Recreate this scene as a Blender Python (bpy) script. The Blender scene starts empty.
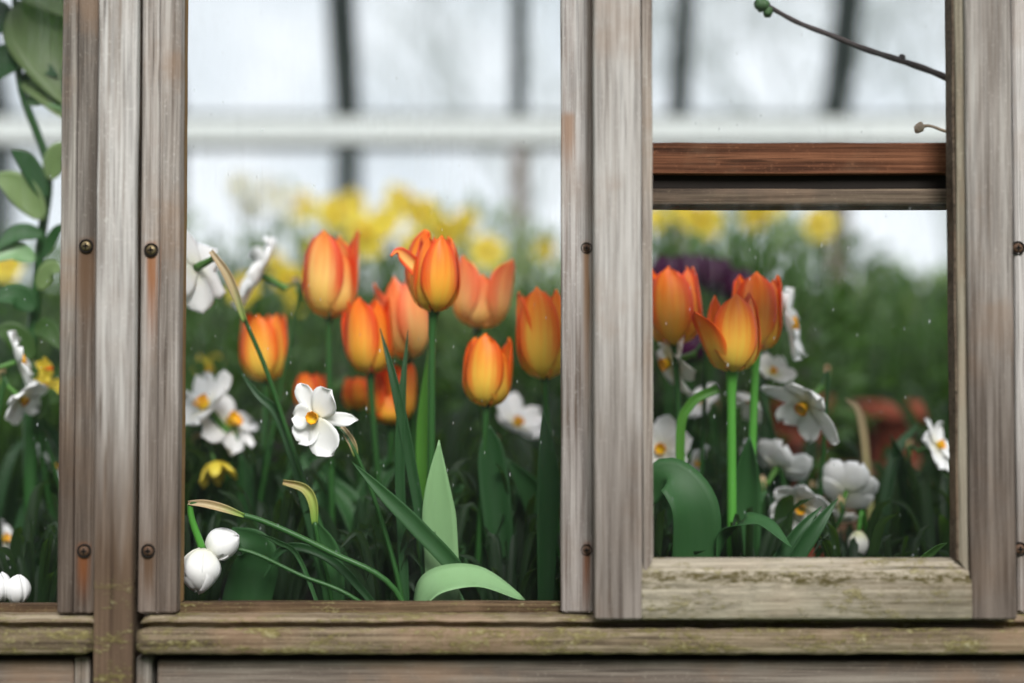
import bpy, math, random
from mathutils import Vector, Matrix, noise
R = math.radians
sc = bpy.context.scene
col = sc.collection
rnd = random.Random(11)

# ------------------------------------------------------------------ camera
D = 1.422            # camera distance to the front of the wall
Z0 = 1.0             # camera height
PITCH = R(1.7)
FPX = 1422.2
cd = bpy.data.cameras.new('camera'); cam = bpy.data.objects.new('camera', cd); col.objects.link(cam)
cam.location = (0, -D, Z0); cam.rotation_euler = (R(90) + PITCH, 0, 0)
cd.lens = 50; cd.sensor_width = 36; cd.clip_start = .02; cd.clip_end = 200
cd.dof.use_dof = True; cd.dof.focus_distance = 1.475; cd.dof.aperture_fstop = 1.15
sc.camera = cam
sc.view_settings.view_transform = 'Standard'; sc.view_settings.look = 'None'
sc.view_settings.gamma = 1; sc.view_settings.use_curve_mapping = False
sc.view_settings.exposure = 0.0
sc.cycles.transparent_max_bounces = 32

# ------------------------------------------------------------------ world: overcast sky, darker low behind the viewer
w = bpy.data.worlds.new('overcast'); sc.world = w; w.use_nodes = True
nt = w.node_tree; nt.nodes.clear()
def wn(t, **k):
    n = nt.nodes.new(t)
    for a, b in k.items(): setattr(n, a, b)
    return n
tc = wn('ShaderNodeTexCoord'); sp = wn('ShaderNodeSeparateXYZ'); nt.links.new(tc.outputs['Generated'], sp.inputs[0])
mr = wn('ShaderNodeMapRange'); mr.inputs[1].default_value = -.3; mr.inputs[2].default_value = .5; nt.links.new(sp.outputs['Y'], mr.inputs[0])
ra = wn('ShaderNodeValToRGB'); nt.links.new(sp.outputs['Z'], ra.inputs[0])     # behind the viewer
e = ra.color_ramp.elements; e[0].position = 0.0; e[0].color = (.10, .11, .10, 1); e[1].position = .75; e[1].color = (1.05, 1.07, 1.12, 1)
x = e.new(.25); x.color = (.24, .26, .27, 1)
nz = wn('ShaderNodeTexNoise'); nz.inputs['Scale'].default_value = 7; nz.inputs['Detail'].default_value = 3
nt.links.new(tc.outputs['Generated'], nz.inputs['Vector'])
rb = wn('ShaderNodeValToRGB'); nt.links.new(nz.outputs['Fac'], rb.inputs[0])   # ahead, pale cloud
e = rb.color_ramp.elements; e[0].position = .3; e[0].color = (.66, .72, .76, 1); e[1].position = .58; e[1].color = (.95, .98, 1.0, 1)
mx = wn('ShaderNodeMixRGB'); nt.links.new(mr.outputs[0], mx.inputs[0]); nt.links.new(ra.outputs[0], mx.inputs[1]); nt.links.new(rb.outputs[0], mx.inputs[2])
bg = wn('ShaderNodeBackground'); bg.inputs[1].default_value = 1.12; nt.links.new(mx.outputs[0], bg.inputs[0])
wo = wn('ShaderNodeOutputWorld'); nt.links.new(bg.outputs[0], wo.inputs[0])

sd = bpy.data.lights.new('soft_sun', 'SUN'); so = bpy.data.objects.new('soft_sun', sd); col.objects.link(so)
sd.energy = 4.4; sd.angle = R(24); sd.color = (1.0, .98, .95)
so.rotation_euler = (R(50), 0, R(12)); so.location = (1, -3, 4)

# ------------------------------------------------------------------ pixel -> point on the plane y = Y
def P(px, py, Y=0.0):
    a = (px - 512) / FPX; b = (341.5 - py) / FPX
    dx, dy, dz = a, math.cos(PITCH) - b * math.sin(PITCH), math.sin(PITCH) + b * math.cos(PITCH)
    t = (Y + D) / dy
    return Vector((dx * t, Y, Z0 + dz * t))
def mm(px, Y): return px * (D + Y) / FPX
SOIL = Z0 - .30

# ------------------------------------------------------------------ helpers
def tag(o, label=None, cat=None, group=None, kind=None):
    if label: o['label'] = label
    if cat: o['category'] = cat
    if group: o['group'] = group
    if kind: o['kind'] = kind
    return o
def empty(name, loc, label=None, cat=None, group=None, kind=None):
    o = bpy.data.objects.new(name, None); col.objects.link(o); o.location = loc
    o.empty_display_size = .02
    return tag(o, label, cat, group, kind)
def mesh(name, V, F, mat, parent=None, loc=None, uv=None, smooth=True, solid=0):
    """V are world points (or points local to parent when loc is None and parent has origin 0)"""
    off = Vector(parent.location) if parent is not None else (Vector(loc) if loc is not None else Vector((0, 0, 0)))
    if parent is not None and parent.parent is not None: off = off + Vector(parent.parent.location)
    me = bpy.data.meshes.new(name)
    me.from_pydata([tuple(Vector(v) - off) for v in V], [], F)
    if uv:
        ul = me.uv_layers.new(name='UVMap')
        for lp in me.loops: ul.data[lp.index].uv = uv[lp.vertex_index]
    if smooth: me.polygons.foreach_set('use_smooth', [True] * len(me.polygons))
    me.materials.append(mat); me.update()
    o = bpy.data.objects.new(name, me); col.objects.link(o)
    if parent is not None: o.parent = parent
    else: o.location = off
    if solid:
        m = o.modifiers.new('solid', 'SOLIDIFY'); m.thickness = solid; m.offset = 0
    return o
def crom(pts, n=6):
    pts = [Vector(p) for p in pts]
    if len(pts) == 2: return [pts[0].lerp(pts[1], i / n) for i in range(n + 1)]
    q = [2 * pts[0] - pts[1]] + pts + [2 * pts[-1] - pts[-2]]
    out = []
    for i in range(1, len(q) - 2):
        a, b, c, d = q[i - 1:i + 3]
        for k in range(n):
            t = k / n
            out.append(.5 * (2 * b + (c - a) * t + (2 * a - 5 * b + 4 * c - d) * t * t + (3 * b - a - 3 * c + d) * t ** 3))
    out.append(pts[-1]); return out
def tube_vf(pts, rad, seg=8, n=6, smooth=True):
    c = crom(pts, n) if smooth else [Vector(p) for p in pts]
    N = len(c); V = []; F = []; uv = []
    up = Vector((0.13, -1, .07)).normalized()
    for i, p in enumerate(c):
        t = (c[min(i + 1, N - 1)] - c[max(i - 1, 0)]).normalized()
        s = t.cross(up)
        if s.length < .05: s = t.cross(Vector((1, 0, 0)))
        s.normalize(); u2 = s.cross(t)
        f = i / (N - 1)
        if callable(rad): r = rad(f)
        elif isinstance(rad, (list, tuple)):
            g = f * (len(rad) - 1); k = min(int(g), len(rad) - 2); r = rad[k] + (rad[k + 1] - rad[k]) * (g - k)
        else: r = rad
        for j in range(seg):
            a = 2 * math.pi * j / seg
            V.append(p + (s * math.cos(a) + u2 * math.sin(a)) * r); uv.append((j / seg, f))
    for i in range(N - 1):
        for j in range(seg):
            a = i * seg + j; b = i * seg + (j + 1) % seg
            F.append((a, b, b + seg, a + seg))
    F.append(tuple(range(seg))[::-1]); F.append(tuple(range((N - 1) * seg, N * seg)))
    return V, F, uv
def tube(name, pts, rad, mat, parent=None, seg=8, n=6, loc=None):
    V, F, uv = tube_vf(pts, rad, seg, n)
    return mesh(name, V, F, mat, parent, uv=uv, loc=loc)
def ribbon_vf(pts, wid, hint=(0, -1, 0), fold=.25, n=7, prof=None, twist=0, wave=0):
    c = crom(pts, n); N = len(c); V = []; F = []; uv = []
    hint = Vector(hint).normalized()
    M = 6
    for i, p in enumerate(c):
        f = i / (N - 1)
        t = (c[min(i + 1, N - 1)] - c[max(i - 1, 0)]).normalized()
        s = t.cross(hint)
        if s.length < .05: s = t.cross(Vector((.3, -.2, 1)))
        s.normalize(); nn = s.cross(t).normalized()
        if twist:
            q = Matrix.Rotation(twist * f, 3, t); s = q @ s; nn = q @ nn
        ww = wid * (prof(f) if prof else math.sin(math.pi * min(1, (.12 + .88 * f))) ** .55 if f > .45 else wid and 1 * (.62 + .38 * math.sin(math.pi * f / .9)))
        if prof is None:
            ww = wid * (.55 + .45 * math.sin(min(1, f / .5) * math.pi / 2)) * (1 if f < .55 else max(0.02, 1 - ((f - .55) / .45) ** 2.2))
        for j in range(M + 1):
            a = j / M * 2 - 1
            V.append(p + s * (a * ww / 2) + nn * (fold * ww * (a * a - .4) + wave * ww * math.sin(f * 15 + a) * a)); uv.append(((a + 1) / 2, f))
    for i in range(N - 1):
        for j in range(M):
            a = i * (M + 1) + j
            F.append((a, a + 1, a + M + 2, a + M + 1))
    return V, F, uv
def ribbon(name, pts, wid, mat, parent=None, loc=None, solid=.0007, **k):
    V, F, uv = ribbon_vf(pts, wid, **k)
    return mesh(name, V, F, mat, parent, uv=uv, loc=loc, solid=solid)

# ------------------------------------------------------------------ materials
class MT:
    def __init__(s, name):
        s.m = bpy.data.materials.new(name); s.m.use_nodes = True; s.t = s.m.node_tree; s.t.nodes.clear()
        s.out = s.t.nodes.new('ShaderNodeOutputMaterial')
    def n(s, typ, *ins, **k):
        nd = s.t.nodes.new(typ)
        for a, b in k.items(): setattr(nd, a, b)
        for i, v in enumerate(ins):
            if v is None: continue
            s.set(nd.inputs[i], v)
        return nd
    def set(s, sock, v):
        if hasattr(v, 'is_linked') or isinstance(v, bpy.types.NodeSocket): s.t.links.new(v, sock)
        else:
            if sock.type == 'RGBA' and len(v) == 3: v = (*v, 1)
            sock.default_value = v
    def math(s, op, a, b=None, clamp=False):
        nd = s.n('ShaderNodeMath', a, b, operation=op); nd.use_clamp = clamp; return nd.outputs[0]
    def mix(s, f, a, b, mode='MIX'):
        nd = s.t.nodes.new('ShaderNodeMixRGB'); nd.blend_type = mode
        s.set(nd.inputs[0], f); s.set(nd.inputs[1], a); s.set(nd.inputs[2], b); return nd.outputs[0]
    def ramp(s, f, stops):
        nd = s.t.nodes.new('ShaderNodeValToRGB'); e = nd.color_ramp.elements
        for i, (p, c) in enumerate(stops):
            x = e[i] if i < 2 else e.new(p)
            x.position = p; x.color = (*c, 1) if len(c) == 3 else c
        s.t.links.new(f, nd.inputs[0]); return nd.outputs[0]
    def step(s, v, a, b):
        nd = s.t.nodes.new('ShaderNodeMapRange'); nd.interpolation_type = 'SMOOTHSTEP'
        s.set(nd.inputs[0], v); nd.inputs[1].default_value = a; nd.inputs[2].default_value = b; return nd.outputs[0]
    def noise(s, vec, scale, detail=3, rough=.55):
        nd = s.t.nodes.new('ShaderNodeTexNoise'); s.set(nd.inputs['Vector'], vec)
        nd.inputs['Scale'].default_value = scale; nd.inputs['Detail'].default_value = detail; nd.inputs['Roughness'].default_value = rough
        return nd.outputs['Fac']
    def bsdf(s, c, rough=.6, bump=None, bstr=.3, bdist=.002, spec=.4, **k):
        nd = s.t.nodes.new('ShaderNodeBsdfPrincipled'); s.set(nd.inputs['Base Color'], c); s.set(nd.inputs['Roughness'], rough)
        nd.inputs['Specular IOR Level'].default_value = spec
        for a, b in k.items(): s.set(nd.inputs[a.replace('_', ' ')], b)
        if bump is not None:
            bn = s.t.nodes.new('ShaderNodeBump'); bn.inputs['Strength'].default_value = bstr; bn.inputs['Distance'].default_value = bdist
            s.t.links.new(bump, bn.inputs['Height']); s.t.links.new(bn.outputs[0], nd.inputs['Normal'])
        return nd.outputs[0]
    def done(s, sh): s.t.links.new(sh, s.out.inputs[0]); return s.m

def wood(name, axis='z', light=(.50, .46, .43), mid=(.36, .32, .29), dark=(.15, .115, .09), damp=.5, moss=0, stains_shade=(), off=(0, 0, 0), warm=0.35, mossline=None):
    """weathered grey softwood; grain runs along axis; damp = brown splash weathering near the sill; stains = rust and dirt runs, and shade painted along one board edge"""
    light, mid, dark = (tuple(v * .86 for v in q) for q in (light, mid, dark))
    M = MT(name)
    geo = M.n('ShaderNodeNewGeometry'); pos = geo.outputs['Position']
    def mp(sc_):
        nd = M.t.nodes.new('ShaderNodeMapping'); M.t.links.new(pos, nd.inputs[0]); nd.inputs['Location'].default_value = off
        nd.inputs['Scale'].default_value = sc_; return nd.outputs[0]
    L = lambda a, b: ((a, a, b) if axis == 'z' else (b, a, a))
    big = M.noise(mp(L(34, 2.4)), 1, 4, .6)
    grain = M.noise(mp(L(230, 4)), 1, 5, .7)
    fine = M.noise(mp(L(520, 9)), 1, 2, .6)
    blot = M.noise(mp((9, 9, 9)), 1, 4, .6)
    crack = M.noise(mp(L(120, 3.5)), 1, 3, .6)
    pit = M.noise(mp((260, 260, 260)), 1, 3, .7)
    f = M.math('ADD', M.math('MULTIPLY', big, .5), M.math('MULTIPLY', grain, .5))
    c = M.ramp(f, [(.38, dark), (.60, light), (.48, mid)])
    c = M.mix(M.math('MULTIPLY', M.step(fine, .45, .68), .5), c, tuple(v * .35 for v in mid))
    c = M.mix(M.math('MULTIPLY', M.step(crack, .62, .70), .75), c, tuple(v * .35 for v in dark))
    c = M.mix(M.math('MULTIPLY', M.step(pit, .56, .75), .35), c, tuple(min(1, v * 1.35) for v in light))
    c = M.mix(M.math('MULTIPLY', M.step(blot, .48, .68), warm), c, (.26, .165, .105))
    sx = M.n('ShaderNodeSeparateXYZ', pos)
    X, Z = sx.outputs['X'], sx.outputs['Z']
    if damp:
        h = M.math('ADD', Z, M.math('MULTIPLY', M.math('SUBTRACT', big, .5), .35))
        c = M.mix(M.math('MULTIPLY', M.step(h, 1.18, .84), damp), c, M.ramp(f, [(.38, (.026, .015, .010)), (.62, (.125, .082, .055))]))
    for (x0, z0, ln, wd, sc_) in stains_shade:
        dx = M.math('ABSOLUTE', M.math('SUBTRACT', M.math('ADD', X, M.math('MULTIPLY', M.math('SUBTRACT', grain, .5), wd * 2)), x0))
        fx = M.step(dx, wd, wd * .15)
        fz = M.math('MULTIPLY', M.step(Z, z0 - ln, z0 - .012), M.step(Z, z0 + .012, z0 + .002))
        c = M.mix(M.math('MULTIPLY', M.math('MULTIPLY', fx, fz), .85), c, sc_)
    bump = M.math('ADD', M.math('MULTIPLY', grain, 1.0), M.math('MULTIPLY', fine, .35))
    if moss:
        m1 = M.noise(mp((14, 26, 60)), 1, 6, .75); m2 = M.noise(mp((110, 150, 220)), 1, 4, .75)
        mf = M.math('MULTIPLY', M.step(M.math('ADD', m1, M.math('MULTIPLY', M.math('SUBTRACT', m2, .5), .7)), .60 - .14 * moss, .72 - .1 * moss), min(1, .5 + .4 * moss))
        mc = M.ramp(m2, [(.36, (.035, .028, .010)), (.56, (.17, .145, .05)), (.72, (.34, .31, .19))])
        if damp: mf = M.math('MULTIPLY', mf, M.step(Z, .86, .74))
        c = M.mix(mf, c, mc)
        if mossline:
            zl_, wl_ = mossline
            ml = M.step(M.math('ABSOLUTE', M.math('SUBTRACT', M.math('ADD', Z, M.math('MULTIPLY', M.math('SUBTRACT', m1, .5), .03)), zl_)), wl_, wl_ * .3)
            c = M.mix(M.math('MULTIPLY', ml, M.step(m2, .36, .60)), c, (.075, .06, .022))
        bump = M.math('ADD', bump, M.math('MULTIPLY', M.math('MULTIPLY', mf, m2), 1.5))
    return M.done(M.bsdf(c, .85, bump, .55, .003, .15))

def flat(name, c, rough=.6, var=.25, scale=30, metal=0, spec=.3):
    M = MT(name); tcn = M.n('ShaderNodeTexCoord')
    n1 = M.noise(tcn.outputs['Object'], scale, 4)
    cc = M.mix(n1, tuple(v * (1 - var) for v in c), tuple(min(1, v * (1 + var)) for v in c))
    return M.done(M.bsdf(cc, rough, n1, .2, .001, spec, Metallic=metal))

def leafmat(name, c1, c2, tip=None, trans=.28, rough=.38):
    M = MT(name); uv = M.n('ShaderNodeTexCoord').outputs['UV']
    sx = M.n('ShaderNodeSeparateXYZ', uv)
    mp = M.t.nodes.new('ShaderNodeMapping'); M.t.links.new(uv, mp.inputs[0]); mp.inputs['Scale'].default_value = (30, 1.2, 1)
    oi = M.n('ShaderNodeObjectInfo')
    v = M.noise(mp.outputs[0], 1, 2)
    pn = M.noise(M.n('ShaderNodeNewGeometry').outputs['Position'], 14, 2)
    c = M.mix(M.math('ADD', M.math('MULTIPLY', v, .5), M.math('MULTIPLY', pn, .5)), c1, c2)
    c = M.mix(M.math('MULTIPLY', oi.outputs['Random'], .3), c, tuple(x * .55 for x in c1))
    if tip: c = M.mix(M.math('MULTIPLY', M.step(sx.outputs['Y'], .75, 1.0), .8), c, tip)
    b = M.bsdf(c, rough, v, .25, .0008, .35)
    tr = M.n('ShaderNodeBsdfTranslucent', M.mix(.5, c, (.20, .42, .04)))
    ms = M.n('ShaderNodeMixShader', trans, b, tr.outputs[0])
    return M.done(ms.outputs[0])

def petalmat(name, base, mid, tip, edge, edgef=.7, trans=.35, streak=.25):
    M = MT(name); uv = M.n('ShaderNodeTexCoord').outputs['UV']
    sx = M.n('ShaderNodeSeparateXYZ', uv); U, Vv = sx.outputs['X'], sx.outputs['Y']
    mp = M.t.nodes.new('ShaderNodeMapping'); M.t.links.new(uv, mp.inputs[0]); mp.inputs['Scale'].default_value = (16, 1.3, 1)
    oi = M.n('ShaderNodeObjectInfo'); M.t.links.new(oi.outputs['Location'], mp.inputs['Location'])
    st = M.noise(mp.outputs[0], 1, 3)
    v2 = M.math('ADD', Vv, M.math('MULTIPLY', M.math('SUBTRACT', st, .5), .45))
    c = M.ramp(v2, [(.04, base), (.95, tip), (.45, mid)])
    e = M.math('ABSOLUTE', M.math('SUBTRACT', M.math('MULTIPLY', U, 2), 1))
    e = M.math('ADD', e, M.math('MULTIPLY', M.math('SUBTRACT', st, .5), .5))
    ef = M.math('MULTIPLY', M.step(e, .28, .85), M.step(Vv, .05, .45))
    c = M.mix(M.math('MULTIPLY', ef, edgef), c, edge)
    c = M.mix(M.math('MULTIPLY', M.step(st, .5, .8), streak), c, edge)
    b = M.bsdf(c, .42, st, .2, .0008, .3)
    tr = M.n('ShaderNodeBsdfTranslucent', c)
    ms = M.n('ShaderNodeMixShader', trans, b, tr.outputs[0])
    return M.done(ms.outputs[0])

def glassmat(name, film=.05, tint=(1, 1, 1), specks=True, refl=.006, filmcol=(.75, .8, .82)):
    M = MT(name); pos = M.n('ShaderNodeNewGeometry').outputs['Position']
    mp = M.t.nodes.new('ShaderNodeMapping'); M.t.links.new(pos, mp.inputs[0]); mp.inputs['Scale'].default_value = (60, 10, 9)
    s1 = M.noise(mp.outputs[0], 1, 5, .65)
    s2 = M.noise(pos, 9, 3)
    ff = M.math('MULTIPLY', M.math('MULTIPLY', M.step(s1, .38, .78), M.step(s2, .25, .8)), film)
    hz = M.step(M.n('ShaderNodeSeparateXYZ', pos).outputs['Z'], Z0 - .02, Z0 + .18)
    ff = M.math('ADD', M.math('MULTIPLY', ff, M.math('ADD', M.math('MULTIPLY', hz, .85), .15)), film * .03)
    if specks:
        for scl, lo, amp in ((170, .028, .35), (75, .016, .6)):
            mv = M.t.nodes.new('ShaderNodeMapping'); M.t.links.new(pos, mv.inputs[0]); mv.inputs['Scale'].default_value = (1, .05, .42)
            vo = M.t.nodes.new('ShaderNodeTexVoronoi'); M.t.links.new(mv.outputs[0], vo.inputs['Vector']); vo.inputs['Scale'].default_value = scl
            gate = M.step(vo.outputs['Color'], .55, .75) if False else M.step(M.n('ShaderNodeSeparateColor', vo.outputs['Color']).outputs[0], .72, .95)
            ff = M.math('ADD', ff, M.math('MULTIPLY', M.math('MULTIPLY', M.step(vo.outputs['Distance'], lo * 6, lo), gate), amp * .55))
    lw = M.n('ShaderNodeLayerWeight'); lw.inputs[0].default_value = .5
    rf = M.math('ADD', M.math('MULTIPLY', M.math('POWER', lw.outputs['Facing'], 5), .5), refl)
    tr = M.n('ShaderNodeBsdfTransparent', tint); gl = M.n('ShaderNodeBsdfGlossy'); gl.inputs['Roughness'].default_value = .03
    a = M.n('ShaderNodeMixShader', rf, tr.outputs[0], gl.outputs[0])
    df = M.n('ShaderNodeBsdfDiffuse', filmcol); tl = M.n('ShaderNodeBsdfTranslucent', filmcol)
    dd = M.n('ShaderNodeMixShader', .5, df.outputs[0], tl.outputs[0])
    b = M.n('ShaderNodeMixShader', ff, a.outputs[0], dd.outputs[0])
    return M.done(b.outputs[0])

RUST = (.16, .055, .018); DIRT = (.10, .055, .03)
G_front = glassmat('front_glass', .07)
G_far = glassmat('far_glass', .22, specks=False, tint=(.97, .985, 1))
M_soil = flat('dark_soil', (.018, .013, .010), .95, .6, 60, spec=.1)
M_screw = flat('screw_metal', (.20, .155, .085), .5, .5, 300, metal=.6)
M_screwrust = flat('screw_rusty', (.09, .05, .03), .7, .5, 300)
M_recess_shade = flat('recess_shade', (.012, .009, .007), .9, .2, 100)  # near-black, shade of recesses put into the colour
M_leafT = leafmat('tulip_leaf', (.018, .080, .022), (.046, .138, .038), rough=.55)
M_shadeT = leafmat('shaded_tulip_leaf', (.004, .020, .006), (.017, .055, .014), rough=.6)  # darker copy of the tulip leaf, shade low in the bed put into the colour
M_shadeN = leafmat('shaded_narcissus_leaf', (.003, .013, .004), (.011, .036, .010), rough=.6)  # darker copy of the narcissus leaf, painted with the same bed shade
M_leafTp = leafmat('tulip_leaf_pale', (.17, .32, .14), (.27, .45, .22), trans=.2)
M_leafN = leafmat('narcissus_leaf', (.012, .050, .014), (.030, .105, .030), rough=.45)
M_leafB = leafmat('bright_leaf', (.06, .20, .02), (.12, .33, .05))
M_leafV = leafmat('broad_leaf', (.25, .37, .14), (.40, .52, .25), trans=.5)
M_leafD = leafmat('shrub_leaf', (.018, .055, .010), (.080, .165, .034), rough=.5)
M_leafL = leafmat('light_shrub_leaf', (.16, .26, .06), (.30, .40, .15), rough=.5)
M_stem = leafmat('stem_green', (.018, .075, .016), (.038, .125, .028), trans=.1)
M_stemB = leafmat('stem_bright', (.06, .26, .03), (.12, .40, .06), trans=.15)
M_papery = petalmat('papery_spathe', (.25, .38, .08), (.55, .45, .25), (.62, .50, .34), (.48, .33, .18), .5, .3)
M_paperg = petalmat('green_spathe', (.20, .34, .06), (.42, .48, .12), (.48, .34, .16), (.30, .30, .08), .5, .3)
O1 = petalmat('orange_petal', (.80, .55, .06), (.98, .46, .05), (.95, .20, .012), (.84, .060, .006), .85)
O2 = petalmat('peach_petal', (.88, .62, .12), (.98, .66, .20), (.96, .34, .07), (.80, .065, .010), .97)
O3 = petalmat('pink_orange_petal', (.94, .74, .22), (.98, .55, .20), (.96, .24, .07), (.93, .17, .06), .75)
O4 = petalmat('amber_petal', (.86, .68, .10), (.97, .58, .08), (.96, .26, .02), (.90, .11, .008), .8)
W1 = petalmat('white_petal', (.88, .88, .76), (.93, .93, .92), (.94, .94, .94), (.91, .92, .93), .3, .3, .08)
W2 = petalmat('creamy_petal', (.75, .76, .45), (.86, .86, .80), (.88, .88, .86), (.80, .80, .76), .3, .3, .1)
Y1 = petalmat('yellow_petal', (.80, .66, .06), (.86, .72, .07), (.90, .78, .12), (.85, .62, .03), .4)
Y2 = petalmat('golden_trumpet', (.80, .50, .02), (.85, .50, .01), (.90, .48, .01), (.85, .42, .01), .4)
YC = petalmat('corona_yellow', (.45, .40, .02), (.92, .62, .02), (.90, .40, .01), (.80, .22, .01), .2, .15)
PU = petalmat('purple_petal', (.05, .005, .04), (.09, .006, .06), (.075, .006, .055), (.04, .003, .03), .4)
M_green = flat('ovary_green', (.07, .18, .03), .5, .3, 80)
M_terra = flat('terracotta', (.22, .05, .025), .8, .25, 40)
M_bark = flat('twig_bark', (.055, .045, .045), .8, .5, 200)
M_bud = flat('leaf_bud', (.045, .10, .035), .6, .5, 160)
M_budp = flat('pale_bud', (.42, .33, .24), .7, .3, 160)
M_white = flat('white_paint', (.74, .76, .74), .6, .06, 6)
M_barD = flat('dark_bar', (.055, .068, .068), .6, .35, 20)
M_barB = flat('brown_bar', (.20, .155, .13), .7, .3, 12)
M_lowwall = flat('dark_boards', (.03, .04, .03), .9, .3, 8)

# ------------------------------------------------------------------ wood members (rounded, slightly worn planks with optional grooves)
def member(name, x0, x1, y0, y1, z0, z1, mat, parent=None, axis='z', r=.003, grooves=(), crown=0, seed=0, wear=.0006, chamfer_top=0, ends=.002):
    """y0 is the front. profile runs across the member; swept along its length with small waviness"""
    if axis == 'z': a0, a1, l0, l1 = x0, x1, z0, z1
    else: a0, a1, l0, l1 = z0, z1, x0, x1
    w_ = a1 - a0
    prof = []
    def arc(cx, cy, s, e):
        for k in range(4):
            t = s + (e - s) * k / 3; prof.append((cx + r * math.cos(t), cy + r * math.sin(t)))
    # walk: front face left->right, then back
    arc(a0 + r, y0 + r, math.pi, 1.5 * math.pi)
    xs = []
    nfr = 14
    for k in range(1, nfr): xs.append(a0 + r + (w_ - 2 * r) * k / nfr)
    for g in grooves:
        for d_ in (-.0016, -.0006, .0006, .0016): xs.append(a0 + g * w_ + d_)
    for x_ in sorted(xs):
        yy = y0
        for g in grooves:
            if abs(x_ - (a0 + g * w_)) < .0011: yy = y0 + .0035
        u = (x_ - a0) / w_ * 2 - 1
        yy += crown * u * u
        prof.append((x_, yy))
    if chamfer_top:
        arc(a1 - r, y0 + r + chamfer_top, 1.5 * math.pi, 2 * math.pi)
    else: arc(a1 - r, y0 + r, 1.5 * math.pi, 2 * math.pi)
    prof.append((a1, y1)); prof.append((a0, y1))
    n = max(6, int((l1 - l0) / .018)); V = []; F = []; K = len(prof)
    ls = [l0, l0 + ends] + [l0 + ends + (l1 - l0 - 2 * ends) * k / n for k in range(1, n)] + [l1 - ends, l1]
    for i, l in enumerate(ls):
        ins = ends * .8 if i in (0, len(ls) - 1) else 0
        for j, (a, y) in enumerate(prof):
            d = noise.noise_vector(Vector((a * 60 + seed * 7.1, y * 60, l * 14 + seed))) * wear
            d += noise.noise_vector(Vector((a * 5 + seed * 3.1, y * 5, l * 3 + seed))) * wear * .8
            aa = a + d.x + (ins if a < (a0 + a1) / 2 else -ins); yy = y + d.y + (ins if y < (y0 + y1) / 2 else 0)
            V.append((aa, yy, l) if axis == 'z' else (l, yy, aa))
    for i in range(len(ls) - 1):
        for j in range(K):
            a = i * K + j; b = i * K + (j + 1) % K
            F.append((a, b, b + K, a + K) if axis == 'z' else (b, a, a + K, b + K))
    F.append(tuple(range(K))[::-1] if axis == 'z' else tuple(range(K))); t_ = tuple(range((len(ls) - 1) * K, len(ls) * K)); F.append(t_ if axis == 'z' else t_[::-1])
    o = mesh(name, V, F, mat, parent, loc=None if parent else ((x0 + x1) / 2, (y0 + y1) / 2, z0), smooth=False)
    return o
def screw(px, py, Y, parent, rusty=False, r=.0046):
    c = P(px, py, Y)
    def disc(prof, n=24):
        V = []; F = []
        for (rr, yy) in prof:
            for j in range(n):
                a = 2 * math.pi * j / n; V.append((c.x + rr * math.cos(a), c.y + yy, c.z + rr * math.sin(a)))
        for i in range(len(prof) - 1):
            for j in range(n):
                a = i * n + j; b = i * n + (j + 1) % n; F.append((a, b, b + n, a + n))
        return V, F + [tuple(range((len(prof) - 1) * n, len(prof) * n))]
    V, F = disc([(r * 1.55, .004), (r * 1.5, -.0006), (r * 1.25, -.0009), (r * 1.12, .0015), (r, .0022), (r, -.0004)])
    o = mesh('screw', V, F[:-1], M_recess_shade, parent)  # dark ring carries the countersink's shadow in its colour
    V, F = disc([(r * 1.12, .004), (r * 1.08, .0002), (r * .85, -.0012), (r * .35, -.0016), (r * .001, -.0016)])
    h = mesh('screw_head', V, F[:-1], M_screwrust if rusty else M_screw, o)
    V = []; F = []
    for (ax, bz) in ((.62, .17), (.17, .62)):
        k = len(V); yy = -.0022
        for sx_, sz_ in ((-1, -1), (1, -1), (1, 1), (-1, 1)):
            V.append((c.x + sx_ * ax * r, c.y + yy, c.z + sz_ * bz * r)); V.append((c.x + sx_ * ax * r, c.y + .001, c.z + sz_ * bz * r))
        F.append((k, k + 2, k + 4, k + 6))
        for q in range(4): F.append((k + 2 * q, k + 2 * q + 1, k + (2 * q + 3) % 8, k + (2 * q + 2) % 8))
    mesh('screw_slot_shade', V, F, M_recess_shade, o, smooth=False)

TOPZ = 1.64
X = lambda px, Y=0: P(px, 341, Y).x
Zp = lambda py, Y=0: P(512, py, Y).z
zb = Zp(614, -.02)
def st(px, py, Y, ln=.09, w=.008, c=DIRT): q = P(px, py, Y); return (q.x, q.z, ln, w, c)

# -- the setting: front wall of the wooden greenhouse
WA = wood('weathered_board_left', damp=.75, light=(.43, .40, .36), mid=(.27, .24, .215), dark=(.12, .10, .085), stains_shade=[st(86, 246, -.02, .14, .012, DIRT), st(84, 551, -.02, .06, .010, RUST)], off=(1, 2, 3), warm=.5)
WB = wood('weathered_post', damp=1.0, light=(.68, .66, .64), mid=(.55, .52, .50), dark=(.27, .23, .20), moss=.55, off=(5, 1, 2), warm=.2)
WC = wood('weathered_board_right', damp=.75, light=(.55, .51, .48), mid=(.36, .32, .29), dark=(.17, .14, .12), stains_shade=[st(151, 250, -.02, .12, .008, (.27, .10, .03)), st(148, 551, -.02, .06, .009, DIRT)], off=(9, 4, 1), warm=.5)
WD = wood('weathered_board_centre', damp=.45, light=(.62, .59, .57), mid=(.47, .43, .41), dark=(.20, .15, .12), stains_shade=[st(590, -200, -.014, .95, .007, (.16, .115, .09)), st(587, 250, -.014, .22, .006, (.30, .17, .09)), st(587, 550, -.014, .08, .008, RUST), st(568, 120, -.014, .07, .012, (.30, .19, .13))], off=(2, 7, 5), warm=.3)  # first full-height streak is painted shade of the rounded face, the rest are stains
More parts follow.
